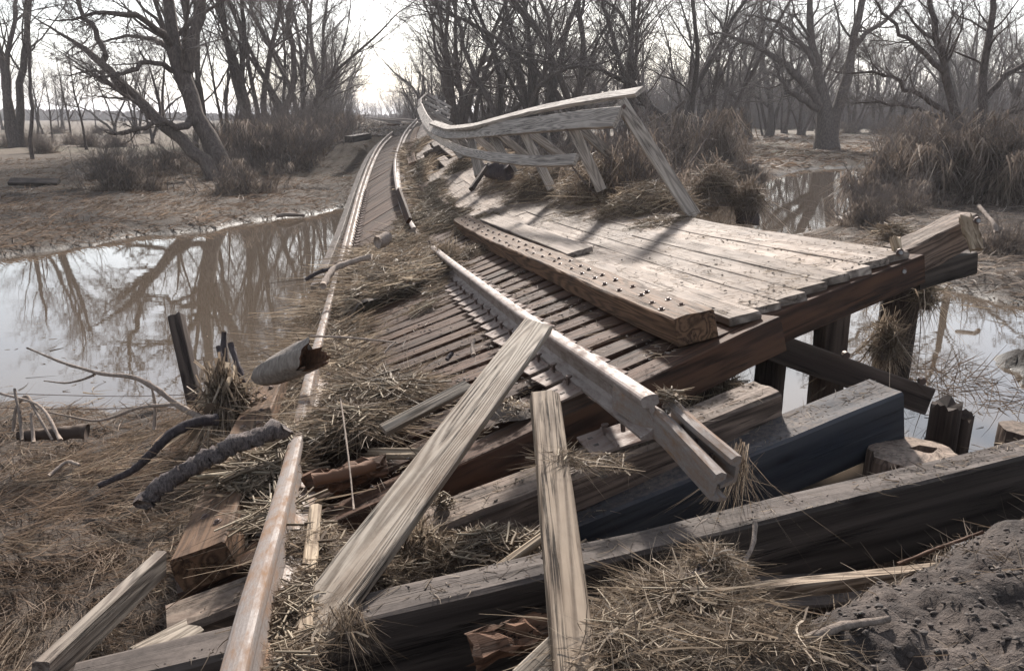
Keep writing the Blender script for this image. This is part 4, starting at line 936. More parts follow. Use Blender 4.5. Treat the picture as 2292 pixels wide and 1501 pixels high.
uheap((905, 1235, 2.95), .16, .14, .10, 1300, 'grass wad hanging over the front of the detached tie', 49, hang=.5, ln=(.05, .22), wd=.0025, stalks=.03)
uheap((860, 1300, 2.75), .14, .1, .08, 700, 'grass wad behind the long black timber at left', 50, hang=.15, ln=(.05, .2), wd=.0025, stalks=.05)
uheap((775, 1400, 2.25), .06, .05, .03, 200, 'wispy grass hanging over the long black timber at left', 51, hang=.7, ln=(.05, .2), wd=.0018, stalks=0, core=.2)
uheap((1262, 1040, 2.62), .07, .05, .05, 340, 'grass twist wound round the upright plank', 52, ln=(.04, .2), wd=.002, stalks=.02, core=.2)
uheap((1350, 1045, 2.9), .10, .06, .04, 260, 'grass wisp trailing right of the upright plank', 53, ln=(.04, .16), wd=.002, stalks=.02, core=.2)
uheap((1650, 1062, 2.8), .035, .025, .05, 170, 'grass beard hanging below the joint bars', 54, hang=.92, ln=(.08, .26), wd=.0022, stalks=.0, core=.2)
uheap((1690, 560, 7.0), .06, .06, .03, 60, 'tiny straw tuft on the outer boards', 55)
uheap((1530, 1385, 2.18), .21, .16, .10, 5200, 'large straw heap in front of the long black timber, lower right', 56, ln=(.03, .24), wd=.0034, stalks=.03, stalk_r=.002)
uheap((1595, 1305, 2.35), .10, .10, .12, 1300, 'peaked straw clump leaning on the long black timber', 57, ln=(.03, .16), wd=.003, stalks=.02, stalk_r=.002)
uheap((1400, 1450, 1.95), .13, .15, .05, 1500, 'straw heap at the bottom edge right of the upright plank', 58, ln=(.05, .25), wd=.0026, stalks=.02, stalk_r=.002)
uheap((1690, 1440, 1.95), .22, .1, .03, 900, 'straw spread over the clods at lower right', 59, ln=(.05, .22), wd=.0026, stalks=.02, stalk_r=.002)
uheap((1100, 1230, 3.0), .3, .15, .05, 1200, 'leaf scraps in the shaded gap between tie and black timber', 60, ln=(.05, .2))
uheap((990, 1130, 3.2), .05, .05, .04, 200, 'mud and root clot on the detached tie', 61, ln=(.02, .07))
uheap((1500, 890, 3.0), .035, .04, .03, 160, 'grass knot stuck in the broken rail end', 62, ln=(.04, .12))
uheap((1130, 910, 3.9), .14, .1, .03, 200, 'dark clod pile on the front tie behind the leaning plank', 63, ln=(.02, .08), coremat='clod', core=.95)
uheap((620, 1165, 3.2), .12, .15, .05, 300, 'reed bits between left guard timber and rail', 65, stalks=.4)
# barrel-like logs under the straw
poly_log('log', [U(1560, 470, 9.75), U(1575, 430, 9.8), U(1590, 400, 9.8)], .22, .2, 'logwood', 'grey barrel like log standing past the walkway edge', 'log', 41, 16)
poly_log('log', [U(1672, 500, 9.6), U(1672, 465, 9.6), U(1672, 435, 9.6)], .14, .15, 'darkbranch', 'dark squat stump right of the barrel like log', 'stump', 42, 14)
timber('timber', U(1470, 402, 13.5), U(1535, 410, 13.5), .3, .35, M['black'], 'black timber block lying in the pond behind the railing', 'timber', seed=431)
timber('timber', U(780, 305, 30), U(822, 298, 32), .35, .25, M['black'], 'black tie dumped on the embankment left of the far track', 'timber', seed=432)
# single pale straws
for k, (p0, p1, r_) in enumerate((((695, 752, 5.0), (885, 766, 4.6), .008), ((860, 790, 4.5), (885, 766, 4.6), .006), ((1640, 775, 5.0), (1655, 815, 5.0), .004))):
    poly_log('straw_stalk', [U(*p0), (U(*p0)+U(*p1))/2+UPZ*.01, U(*p1)], r_, r_*.8, 'branch', ['long pale reed lying over the near ties from the hollow log', 'short broken reed tip on the near ties', 'white stem hanging beneath the walkway beam'][k], 'reed', 50+k, 6)

# ------------------------------------------------------------------ ground cover
def land(x, y): return sdist(x, y, POND)+fbm(x*.9, y*.9, 3, 3)*.5
def scatter(n, x0, x1, y0, y1, rg, mn=.05):
    """even in the eye of someone standing at the near end: log distance"""
    r = np.exp(rg.uniform(math.log(y0), math.log(y1), n)); a = rg.uniform(x0, x1, n)
    x, y = r*np.tan(a), r; k = land(x, y) > mn; return x[k], y[k]
rg = np.random.default_rng(77)
def grass(name, x, y, ln, wd, base_dir, spread, rise, mat, label, k=3, grav=.3, bend=.5, drop=0.0):
    n = len(x); z = ground_z(x, y); dr = np.tile(base_dir, (n, 1))
    sw = fbm(x*1.1, y*1.1, 2, 5)*2.4
    a = np.arctan2(dr[:, 1], dr[:, 0])+sw+rg.normal(0, spread, n)
    D = nrm(np.stack([np.cos(a), np.sin(a), np.abs(rg.normal(rise, rise*.6, n))], 1))
    L = ln*(.4+rg.random(n)); V, F, R = ribbons(np.stack([x, y, z-.01+drop], 1), D, L, wd*(.5+rg.random(n)), rg, k=k, bend=bend, grav=grav)
    R = np.clip(R*.7+.3*np.repeat(fbm(x*.7, y*.7, 3, 8)+.5, len(V)//n), 0, 1)
    return tag(mesh(name, V, F, M[mat], rnd=R), label, 'grass', kind='stuff')
x, y = scatter(60000, -.95, -.2, 2.0, 6.6, rg); k = (x < -1.35-.0*y) & (x < -1.0-(y-2)*.12)
grass('dead_grass', x[k], y[k], .26, .0042, (1, -.25, 0), .35, .10, 'grass', 'matted brown dead grass combed flat by the flood on the near left shore', k=4, grav=.06)
x, y = scatter(9000, -.95, -.35, 3.6, 6.5, rg); 
x2, y2 = scatter(26000, -.95, -.25, 2.1, 5.4, rg); k = (x2 < -1.25-(y2-2)*.15) & (fbm(x2*1.3, y2*1.3, 3, 66) > -.08)
grass('combed_straw', x2[k], y2[k], .42, .0052, (1, -.3, 0), .16, .08, 'straw', 'long pale straw combed over the near left shore by the flood', k=5, grav=.05, bend=.35)
grass('shore_stubble', x[:5000], y[:5000], .16, .006, (0, 1, 0), 1.5, .6, 'grass', 'short dead stubble along the near left waterline', grav=.4)
x, y = scatter(42000, -.75, -.1, 12, 40, rg, .1)
grass('flattened_straw', x, y, .32, .016, (1, .1, 0), .7, .3, 'grass', 'flattened pale straw across the left mud flat', k=2)
x, y = scatter(40000, .18, .75, 8.5, 34, rg, .02)
grass('bank_grass', x, y, .34, .013, (.6, -.5, 0), .9, .28, 'silty', 'matted silty grass on the right bank', k=3)
x, y = scatter(20000, .1, .75, 34, 90, rg, .2)
grass('meadow_straw', x, y, .5, .07, (1, 0, 0), .8, .2, 'grass', 'pale trampled straw on the meadow under the right trees', k=2)
x = rg.uniform(.2, 2.8, 22000); y = rg.uniform(1.2, 3.2, 22000); k = fbm(x*2.2, y*2.2, 3, 13)+rg.normal(0, .15, 22000) > -.02; x, y = x[k], y[k]
grass('loose_straw', x, y, .14, .0035, (1, .3, 0), 1.2, .15, 'straw', 'loose straw scattered over the dark clods at lower right', k=3, grav=.1)
x = rg.uniform(-2.2, .5, 9000); y = rg.uniform(1.2, 4.6, 9000); k = x < .5
grass('hollow_litter', x, y, .18, .005, (1, 0, 0), 1.5, .25, 'straw', 'straw litter in the hollow under the fallen timbers', k=3)
# clods on the near embankment
n = 9000; x = rg.uniform(.3, 3.2, n); y = rg.uniform(1.2, 2.9, n); z = ground_z(x, y)
sz = .0015+.008*rg.random(n)**3
ico = np.array([(0, 0, 1), (.89, 0, .45), (.28, .85, .45), (-.72, .53, .45), (-.72, -.53, .45), (.28, -.85, .45), (.72, .53, -.45), (-.28, .85, -.45), (-.89, 0, -.45), (-.28, -.85, -.45), (.72, -.53, -.45), (0, 0, -1)])
icf = np.array([(0,1,2),(0,2,3),(0,3,4),(0,4,5),(0,5,1),(1,6,2),(2,7,3),(3,8,4),(4,9,5),(5,10,1),(6,7,2),(7,8,3),(8,9,4),(9,10,5),(10,6,1),(6,11,7),(7,11,8),(8,11,9),(9,11,10),(10,11,6)])
V = np.stack([x, y, z+sz*.3], 1)[:, None]+ico*np.array([1.3, 1, .7])*(sz[:, None, None])*(.4+1.1*rg.random((n, 12, 1)))
tag(mesh('soil_clods', V.reshape(-1, 3), (np.arange(n)[:, None, None]*12+icf).reshape(-1, 3), M['soil']), 'crumbled clods of dark soil on the near embankment', 'soil', kind='stuff')
def crumbs(name, P, Nn, rg, label, sz=(.003, .016), mat='clod'):
    n = len(P); z = sz[0]+(sz[1]-sz[0])*rg.random(n)**3
    V = (P+Nn*(z*.25)[:, None])[:, None]+ico*np.array([1.2, 1, .6])*(z[:, None, None])*(.4+1.0*rg.random((n, 12, 1)))
    return tag(mesh(name, V.reshape(-1, 3), (np.arange(n)[:, None, None]*12+icf).reshape(-1, 3), M[mat]), label, 'mud crumbs', kind='stuff')
def strewn(name, P, Nn, rg, label, ln=(.02, .16), wd=.003):
    n = len(P); D = rdir(n, rg, .1); D = nrm(D-(D*Nn).sum(1, keepdims=True)*Nn*.9); L = ln[0]+(ln[1]-ln[0])*rg.random(n)**2.5
    V, F, R = ribbons(P+Nn*.004, D, L, wd*(.5+rg.random(n)), rg, k=3, bend=.9, pl=UPZ)
    return tag(mesh(name, V, F, M['straw'], rnd=R), label, 'straw', kind='stuff')
rc_ = np.random.default_rng(91)
def deckpts(n, s0, s1, q0, q1, lift, pw=1.0):
    s = s0+(s1-s0)*rc_.random(n)**pw; q = q0+(q1-q0)*rc_.random(n); k = fbm(s*1.7, q*2.3, 3, 17)+rc_.normal(0, .25, n) > .0
    s, q = s[k], q[k]; N_, _ = DN(s, q); return DP(s, q)+N_*lift, N_
P, Nn = deckpts(9000, .1, 9.5, 2.55, 4.22, .052, 1.5); crumbs('mud_crumbs', P[::4], Nn[::4], rc_, 'dried mud crumbs scattered over the pale walkway boards', (.001, .010))
P, Nn = deckpts(5200, .1, 10, 2.55, 4.22, .052, 1.3); strewn('straw_bits', P, Nn, rc_, 'short straw bits scattered over the pale walkway boards')
P, Nn = deckpts(5200, .0, 7.5, .1, 2.1, .0, 1.3); strewn('straw_bits', P, Nn, rc_, 'short straw bits scattered over the bare near ties', (.02, .2))
P, Nn = deckpts(3800, .0, 6, .1, 2.1, -.004, 1.3); crumbs('mud_crumbs', P, Nn, rc_, 'mud crumbs scattered over the bare near ties', (.002, .012))
def toppts(n, a, b, wd):
    a, b = A_(a), A_(b); T = nrm(b-a); back = nrm(np.cross(UPZ, T)); up = np.cross(T, back); t = rc_.random(n); w_ = rc_.random(n)*.9+.05
    k = fbm(t*9, w_*1.5, 3, 23)+rc_.normal(0, .2, n) > .0
    return (a+(b-a)*t[:, None]+back*(w_*wd)[:, None])[k], np.tile(up, (int(k.sum()), 1))
P, Nn = toppts(1000, T1a, T1b, .21); crumbs('mud_crumbs', P, Nn, rc_, 'mud crumbs on top of the detached tie', (.001, .008)); strewn('straw_bits', P[:500], Nn[:500], rc_, 'straw bits on top of the detached tie', (.01, .1))
P, Nn = toppts(1400, U(905, 1330, 3.12), U(2022, 880, 3.82), .22); crumbs('mud_crumbs', P, Nn, rc_, 'mud crumbs on top of the blue black timber', (.001, .006)); strewn('straw_bits', P[:300], Nn[:300], rc_, 'straw bits on top of the blue black timber', (.01, .1))
P, Nn = toppts(1300, U(150, 1552, 2.05), U(2420, 992, 3.3), .135); crumbs('mud_crumbs', P, Nn, rc_, 'mud crumbs on top of the longest black timber', (.001, .005)); strewn('straw_bits', P[:350], Nn[:350], rc_, 'straw bits on top of the longest black timber', (.01, .09))
# scum and twigs afloat
n = 1500; x = rc_.uniform(2.5, 12, n); y = rc_.uniform(4, 11, n); k = (land(x, y) < 0) & (fbm(x*.8, y*.8, 3, 51)+rc_.normal(0, .15, n) > .05); x, y = x[k], y[k]
strewn('floating_straw', np.stack([x, y, np.zeros(len(x))], 1), np.tile(UPZ, (len(x), 1)), rc_, 'straw and twigs afloat on the right pond', (.05, .4), .007)
n = 1600; x = rc_.uniform(-9, -2, n); y = rc_.uniform(5.5, 9.5, n); k = (land(x, y) < 0) & (rc_.random(n) < np.exp(-(y-6)*1.2)); x, y = x[k], y[k]
strewn('floating_straw', np.stack([x, y, np.zeros(len(x))], 1), np.tile(UPZ, (len(x), 1)), rc_, 'straw afloat along the near edge of the left pond', (.05, .3), .006)
for k, (za, zb) in enumerate((((-5, 880, 5.6), (560, 878, 5.3)), ((-5, 912, 5.5), (420, 905, 5.3)))):
    poly_log('barbed_wire', [U(*za), (U(*za)+U(*zb))/2-np.array([0, 0, .03]), U(*zb)], .0028, .0028, 'iron', ['upper', 'lower'][k]+' strand of old fence wire stretched over the left waterline', 'wire', 80+k, 4, rj=.02)
# bent corn stalks at far left and reeds in the right pond
for k, pts in enumerate(([(30, 965, 5.0), (35, 905, 5.0), (60, 880, 5.0), (88, 935, 4.7), (118, 985, 4.6)], [(50, 985, 4.7), (45, 930, 4.8), (32, 870, 4.9)], [(75, 990, 4.7), (70, 925, 4.8)], [(345, 960, 5), (348, 905, 5), (338, 860, 5)], [(135, 985, 4.6), (95, 905, 4.8), (0, 880, 5)], [(110, 1065, 4.2), (150, 1030, 4.3), (178, 1040, 4.2)])):
    poly_log('corn_stalk', [U(*p) for p in pts], .012, .008, 'branch', ['tall corn stalk folded double at the far left shore', 'broken corn stalk leaning left at the far left shore', 'stub of corn stalk inside the folded one', 'thin dead stalk standing by the forked branch', 'corn stalk reaching left out over the water', 'short bent stalk on the near grass mat'][k], 'corn stalk', 70+k, 6)
acc = Acc(); rg2 = np.random.default_rng(6); n = 160; c = G(2130, 860, 0); P = c+np.stack([rg2.normal(0, .35, n), rg2.normal(0, .35, n), np.full(n, .01)], 1)
D = nrm(np.stack([rg2.normal(.4, .7, n), rg2.normal(0, .5, n), np.abs(rg2.normal(.25, .3, n))], 1)); V, F, R = ribbons(P, D, .15+.35*rg2.random(n), .008, rg2, bend=.6); acc.add(V, F, R*.4)
tag(acc.build('reed_tangle', [M['grass']], loc=c), 'brown reed tangle floating in the right pond behind the brace end', 'reeds', kind='stuff')

# ------------------------------------------------------------------ trees
def rot_dirs(T, ang, az, rg):
    ref = np.where(np.abs(T[:, 2:]) > .9, np.array([1., 0, 0]), np.array([0, 0, 1.])); a = nrm(np.cross(T, ref)); b2 = np.cross(T, a)
    return nrm(T*np.cos(ang)[:, None]+(a*np.cos(az)[:, None]+b2*np.sin(az)[:, None])*np.sin(ang)[:, None])
def make_poly(P0, D0, L, k, wig, trop, rg):
    n = len(P0); P = np.zeros((n, k+1, 3)); P[:, 0] = P0; D = D0.copy(); st_ = (L/k)[:, None]
    for i in range(k):
        P[:, i+1] = P[:, i]+D*st_
        D = nrm(D+rg.normal(0, wig, (n, 3))+np.array([0, 0, trop]))
    return P
def grow(P, R, levels, rg, acc, mats=(0, 0, 1, 1, 1), sides=(10, 7, 5, 4, 3)):
    V, F = tubes(P, R, sides[0]); acc.add(V, F, .5, mats[0])
    for li, lv in enumerate(levels):
        n, k1, _ = P.shape; m_ = lv['m']
        t = lv.get('t0', .3)+(1-lv.get('t0', .3))*rg.random((n, m_))**lv.get('tp', .8)
        t[:, 0] = 1.0                                             # one leader from the tip
        f = t*(k1-1); i0 = np.minimum(f.astype(int), k1-2); fr = (f-i0)[..., None]
        ii = np.arange(n)[:, None]
        P0 = P[ii, i0]*(1-fr)+P[ii, i0+1]*fr; T = nrm(P[ii, i0+1]-P[ii, i0])
        r_ = R[ii, i0]*(1-fr[..., 0])+R[ii, i0+1]*fr[..., 0]
        Lp = np.linalg.norm(np.diff(P, axis=1), axis=2).sum(1)[:, None]
        L = Lp*lv['len']*(.6+.7*rg.random((n, m_)))*(1.15-.5*t)
        ang = np.abs(rg.normal(lv['ang'], .2, (n, m_))); ang[:, 0] *= .35
        D = rot_dirs(T.reshape(-1, 3), ang.ravel(), rg.random(n*m_)*2*math.pi, rg)
        r0 = np.minimum(r_*lv['r'], r_*.95); r0[:, 0] = r_[:, 0]*.95
        L = L.ravel(); r0 = np.maximum(r0.ravel(), lv.get('rmin', .003))
        if 'cap' in lv: L = np.minimum(L, lv['cap'])
        Pn = make_poly(P0.reshape(-1, 3), D, L, lv['k'], lv['wig'], lv.get('trop', .05), rg)
        Rn = r0[:, None]*np.linspace(1, lv.get('taper', .35), lv['k']+1)[None]
        V, F = tubes(Pn, Rn, sides[min(li+1, 4)]); acc.add(V, F, .5, mats[min(li+1, 4)])
        P, R = Pn, Rn
BK = None
def fine(tw=6, cap=1.6):
    tw += 2
    return [dict(m=9, len=.62, ang=.62, r=.5, k=5, wig=.16, trop=.06, t0=.25), dict(m=6, len=.55, ang=.65, r=.5, k=4, wig=.18, trop=.05, t0=.2),
            dict(m=5, len=.55, ang=.7, r=.5, k=4, wig=.2, trop=.04, t0=.15, rmin=.008), dict(m=tw, len=.6, ang=.75, r=.55, k=3, wig=.22, trop=.03, t0=.1, cap=cap, rmin=.006)]
def tree_obj(name, loc, acc, label, group=None):
    o = acc.build(name, [M['bark'], M['twig']], loc=loc, smooth=True); return tag(o, label, 'tree', group)
def respl(P, R, k):
    P = A_(P, float); L = np.r_[0, np.cumsum(np.linalg.norm(np.diff(P, axis=0), axis=1))]; t = np.linspace(0, L[-1], k+1)
    Q = np.stack([np.interp(t, L, P[:, i]) for i in range(3)], 1)
    for _ in range(2): Q[1:-1] = (Q[:-2]+Q[1:-1]*2+Q[2:])/4
    return Q, np.interp(t, L, R)
def skel_tree(name, limbs, label, seed, levels=None, k=12):
    """limbs: [(points px,py,d), radii] drawn from the photograph at their real distance"""
    rg = np.random.default_rng(seed); acc = Acc(); PP, RR_ = [], []
    for pts, rd in limbs:
        Q, R = respl([U(*p) for p in pts], rd, k); Q[0] -= np.array([0, 0, .7 if Q[0, 2] < .9 else 0]); Q[1:] += rg.normal(0, .05, Q[1:].shape); PP.append(Q); RR_.append(R)
    grow(np.stack(PP), np.stack(RR_), levels or fine(4, 1.4), rg, acc)
    base = np.array(U(*limbs[0][0][0]))
    return tree_obj(name, base, acc, label)
d = 27.0
lv = [dict(m=13, len=.38, ang=.75, r=.34, k=6, wig=.17, trop=.05, t0=.3, taper=.3), dict(m=6, len=.5, ang=.65, r=.5, k=4, wig=.2, trop=.04, t0=.2), dict(m=5, len=.55, ang=.7, r=.5, k=4, wig=.2, t0=.15, rmin=.007), dict(m=6, len=.6, ang=.75, r=.55, k=3, wig=.22, cap=1.2, rmin=.005)]
skel_tree('leaning_tree', [
    ([(518, 400, d), (490, 350, d), (458, 300, d), (432, 250, d), (415, 205, d), (402, 150, d), (392, 90, d), (378, 20, d), (360, -90, d), (350, -200, d)], [0.496, 0.368, 0.304, 0.272, 0.288, 0.304, 0.24, 0.2, 0.144, 0.096]),
    ([(418, 160, d), (432, 110, d), (446, 50, d), (456, -20, d), (470, -120, d), (490, -220, d)], [0.24, 0.224, 0.176, 0.144, 0.112, 0.08]),
    ([(486, 385, d-.6), (440, 340, d-.7), (385, 292, d-.8), (340, 250, d-.9), (295, 210, d-1), (262, 170, d-1), (228, 136, d-1), (190, 108, d-1), (162, 92, d-1)], [0.272, 0.216, 0.208, 0.192, 0.16, 0.16, 0.128, 0.104, 0.08]),
    ([(230, 138, d-1), (232, 108, d-1.2), (214, 70, d-1.4), (190, 40, d-1.5), (172, 10, d-1.6), (158, -60, d-1.6)], [0.112, 0.104, 0.088, 0.08, 0.064, 0.048]),
    ([(388, 110, d), (350, 62, d-1), (312, 34, d-2), (262, 26, d-2.5), (215, 34, d-3), (160, 44, d-3.2)], [0.144, 0.112, 0.096, 0.08, 0.056, 0.032]),
    ([(386, 128, d), (355, 92, d+1), (320, 80, d+2), (270, 82, d+3), (215, 98, d+3)], [0.12, 0.088, 0.072, 0.056, 0.032]),
    ([(436, 262, d), (402, 290, d-.8), (375, 268, d-1.4), (340, 276, d-1.8), (290, 296, d-2)], [0.16, 0.12, 0.08, 0.072, 0.072]),
    ([(392, 160, d), (345, 140, d-1.2), (300, 150, d-2), (262, 175, d-2.4), (215, 170, d-2.6)], [0.104, 0.08, 0.064, 0.048, 0.024]),
    ([(470, -40, d), (510, -30, d-1), (545, -60, d-2), (590, -90, d-2)], [0.096, 0.08, 0.064, 0.04])],
    'big twin trunked tree leaning left over the mud flat, with a torn pale scar', 5, lv)
# willow on the right meadow
d = 50.0
skel_tree('spreading_tree', [
    ([(1852, 330, d), (1850, 300, d), (1846, 275, d), (1850, 250, d), (1842, 200, d), (1828, 150, d), (1815, 90, d), (1812, 20, d), (1820, -60, d)], [1.0, .72, .62, .45, .34, .28, .24, .2, .15]),
    ([(1856, 300, d), (1866, 270, d), (1882, 230, d), (1896, 170, d), (1905, 110, d), (1918, 60, d), (1930, -10, d), (1945, -90, d)], [.6, .4, .36, .32, .26, .24, .2, .14]),
    ([(1845, 250, d), (1820, 205, d), (1795, 178, d), (1765, 150, d), (1735, 128, d), (1690, 100, d), (1640, 80, d)], [.34, .28, .25, .22, .18, .14, .1]),
    ([(1835, 245, d), (1795, 222, d), (1762, 200, d), (1745, 175, d), (1738, 150, d)], [.25, .2, .17, .13, .1]),
    ([(1826, 150, d), (1800, 105, d), (1775, 75, d), (1740, 50, d), (1700, 40, d)], [.2, .17, .14, .11, .08]),
    ([(1905, 115, d), (1935, 80, d), (1975, 50, d), (2010, 20, d), (2040, -30, d)], [.2, .16, .13, .1, .07])],
    'wide spreading tree with a stout base standing alone on the right meadow', 6, lv)
# right hand tree behind the debris thicket
d = 24.0
skel_tree('multistem_tree', [
    ([(2150, 300, d), (2140, 240, d), (2120, 180, d), (2105, 120, d), (2095, 60, d), (2080, 0, d), (2070, -80, d)], [0.161, 0.136, 0.124, 0.105, 0.093, 0.0744, 0.0558]),
    ([(2195, 300, d), (2200, 230, d), (2208, 160, d), (2215, 90, d), (2222, 20, d), (2232, -70, d)], [0.161, 0.143, 0.124, 0.112, 0.093, 0.062]),
    ([(2165, 290, d), (2220, 200, d), (2262, 160, d), (2320, 130, d), (2380, 90, d)], [0.112, 0.093, 0.0806, 0.062, 0.0434]),
    ([(2150, 290, d), (2090, 230, d), (2040, 200, d), (1985, 170, d), (1930, 160, d)], [0.0992, 0.0806, 0.0682, 0.0496, 0.031]),
    ([(2130, 270, d), (2070, 250, d), (2010, 235, d), (1950, 230, d)], [0.0744, 0.0558, 0.0434, 0.031]),
    ([(2120, 170, d), (2065, 120, d), (2020, 80, d), (1990, 40, d), (1960, -10, d)], [0.0868, 0.0744, 0.062, 0.0496, 0.031]),
    ([(2180, 300, d), (2260, 250, d), (2330, 235, d)], [0.0868, 0.062, 0.0372])],
    'many stemmed tree rising behind the debris thicket at far right', 7, lv)
# far left tall pair
d = 52.0
skel_tree('tall_tree', [
    ([(32, 322, d), (20, 255, d), (10, 200, d), (2, 120, d), (-15, 40, d), (-30, -60, d)], [0.375, 0.255, 0.225, 0.195, 0.15, 0.105]),
    ([(35, 321, d), (26, 245, d), (16, 170, d), (14, 115, d), (28, 60, d), (38, -10, d), (44, -90, d)], [0.3, 0.225, 0.188, 0.165, 0.15, 0.12, 0.09])],
    'tall tree forking at its foot, cut off by the left edge', 8, lv)
skel_tree('tall_tree', [([(45, 324, d), (42, 240, d), (50, 150, d), (62, 80, d), (66, 20, d), (68, -80, d)], [0.315, 0.255, 0.225, 0.203, 0.18, 0.12])], 'tall straight tree just right of the forked one at far left', 9, lv)
d = 38.0
skel_tree('slim_tree', [([(70, 346, d), (71, 280, d), (69, 200, d), (66, 120, d), (64, 40, d), (60, -60, d)], [0.105, 0.09, 0.0825, 0.075, 0.06, 0.045])], 'slim bare tree rooted nearest the mud flat at far left', 10, lv)
# procedural kinds
def proto(kind, seed):
    rg = np.random.default_rng(seed); acc = Acc()
    if kind == 'multi':
        n = rg.integers(4, 7); P0 = rg.normal(0, .35, (n, 3)); P0[:, 2] = -.2; az = np.arange(n)/n*6.28+rg.random(n); tilt = rg.uniform(.08, .42, n)
        D = np.stack([np.sin(tilt)*np.cos(az), np.sin(tilt)*np.sin(az), np.cos(tilt)], 1); P = make_poly(P0, D, rg.uniform(10, 15, n), 12, .07, .03, rg); r0 = rg.uniform(.12, .22, n)
    elif kind == 'bushy':
        n = 12; P0 = rg.normal(0, .6, (n, 3)); P0[:, 2] = -.1; az = rg.random(n)*6.28; tilt = rg.uniform(.05, .6, n)
        D = np.stack([np.sin(tilt)*np.cos(az), np.sin(tilt)*np.sin(az), np.cos(tilt)], 1); P = make_poly(P0, D, rg.uniform(4, 8, n), 12, .09, .05, rg); r0 = rg.uniform(.05, .11, n)
    elif kind == 'crooked':
        n = rg.integers(2, 4); P0 = rg.normal(0, .25, (n, 3)); P0[:, 2] = -.2; az = rg.random()*6.28+rg.normal(0, .9, n); tilt = rg.uniform(.15, .6, n)
        D = np.stack([np.sin(tilt)*np.cos(az), np.sin(tilt)*np.sin(az), np.cos(tilt)], 1); P = make_poly(P0, D, rg.uniform(9, 14, n), 12, .17, .05, rg); r0 = rg.uniform(.17, .27, n)
    elif kind == 'young':
        n = 1; P = make_poly(np.array([[0, 0, -.1]]), np.array([[rg.normal(0, .06), rg.normal(0, .06), 1.]]), np.array([6.5]), 12, .05, .03, rg); r0 = np.array([.09])
    else:
        n = 1; P = make_poly(np.array([[0, 0, -.2]]), np.array([[rg.normal(0, .1), rg.normal(0, .1), 1.]]), np.array([14.]), 12, .08, .04, rg); r0 = np.array([.36])
    R = r0[:, None]*np.linspace(1, .3, 13)[None]; R[:, 0] *= 1.5
    if kind in ('single',): lvp = [dict(m=14, len=.5, ang=.7, r=.5, k=7, wig=.13, trop=.06, t0=.15)]+fine(4, 1.5)[1:]
    elif kind == 'young': lvp = [dict(m=12, len=.42, ang=.6, r=.45, k=5, wig=.1, trop=.06, t0=.15), dict(m=6, len=.5, ang=.6, r=.5, k=4, wig=.15, t0=.2), dict(m=4, len=.55, ang=.7, r=.5, k=3, wig=.2, rmin=.004)]
    elif kind == 'bushy': lvp = [dict(m=7, len=.45, ang=.5, r=.5, k=5, wig=.15, trop=.06, t0=.1), dict(m=6, len=.55, ang=.6, r=.5, k=4, wig=.18, t0=.1), dict(m=5, len=.55, ang=.7, r=.5, k=3, wig=.2, t0=.1, rmin=.005, cap=1.)]
    else: lvp = [dict(m=11, len=.42, ang=.65, r=.42, k=6, wig=.15, trop=.06, t0=.22)]+fine(4, 1.4)[1:]
    grow(P, R, lvp, rg, acc)
    o = acc.build(kind+'_tree', [M['bark'], M['twig']], smooth=True); return o
PR = {}
for kind, cnt in (('multi', 3), ('crooked', 4), ('single', 2), ('bushy', 2), ('young', 2)):
    PR[kind] = [proto(kind, 900+i*17+len(kind)) for i in range(cnt)]
used = set()
NAME = {'multi': 'multistem_tree', 'crooked': 'crooked_tree', 'single': 'bare_tree', 'bushy': 'scrub_tree', 'young': 'young_tree'}
def place(kind, x, y, sc_, label, group=None, zoff=0.0, rz=None):
    global rg
    pool = PR[kind]; i = int(rg.integers(len(pool))); src = pool[i]
    if (kind, i) not in used: o = src; used.add((kind, i))
    else: o = src.copy(); col.objects.link(o)
    z = float(ground_z(np.array([x]), np.array([y]))[0]); o.location = (x, y, max(z, 0)-.05+zoff); o.rotation_euler = (0, 0, rg.random()*6.28 if rz is None else rz)
    s_ = sc_*(1+rg.normal(0, .04)); o.scale = (s_, s_, s_); o.name = NAME[kind]
    return tag(o, label, 'tree', group)
rg = np.random.default_rng(1234)
def pt(px, py, z=.3): p = G(px, py, z); return p[0], p[1]
# left row beside the track
row = [(452, 338, 'multi', 1.0), (560, 345, 'multi', 1.05), (610, 338, 'crooked', 1.05), (655, 328, 'multi', 1.0), (690, 318, 'multi', .95), (716, 308, 'single', 1.0), (738, 300, 'multi', .95), (754, 292, 'multi', .9), (766, 286, 'bushy', 1.4), (774, 280, 'multi', .85), (781, 274, 'bushy', 1.3), (786, 269, 'multi', .8)]
for i, (px, py, kd, s_) in enumerate(row):
    x, y = pt(px, py); place(kd, x, y, s_, '%s tree from the leaning twin trunk, in the row left of the track' % ords[i], 'trees in the row left of the track')
for i, (px, py, kd, s_) in enumerate([(118, 318, 'young', .8), (92, 300, 'multi', .62), (162, 322, 'young', .95), (194, 334, 'young', 1.0), (262, 303, 'crooked', .7), (342, 322, 'crooked', .55), (305, 300, 'multi', .6), (388, 300, 'young', 1.3), (140, 290, 'multi', .7), (215, 288, 'young', 1.3), (10, 290, 'multi', .8)]):
    x, y = pt(px, py); place(kd, x, y, s_, '%s bare tree on the open left field, %s' % (['slim sapling', 'low fan shaped', 'short thin', 'straight thin', 'mid height forked', 'small crooked', 'small fan shaped', 'thin upright', 'hazy fan shaped', 'hazy thin', 'edge of view'][i], ['left of centre of the field', 'behind the slim near one', 'on the left of a thin pair', 'on the right of a thin pair', 'beside the gap', 'by the leaning trunk foot', 'behind the forked one', 'closest to the leaning trunk', 'far off', 'far off near the hedge', 'at the far left'][i]))
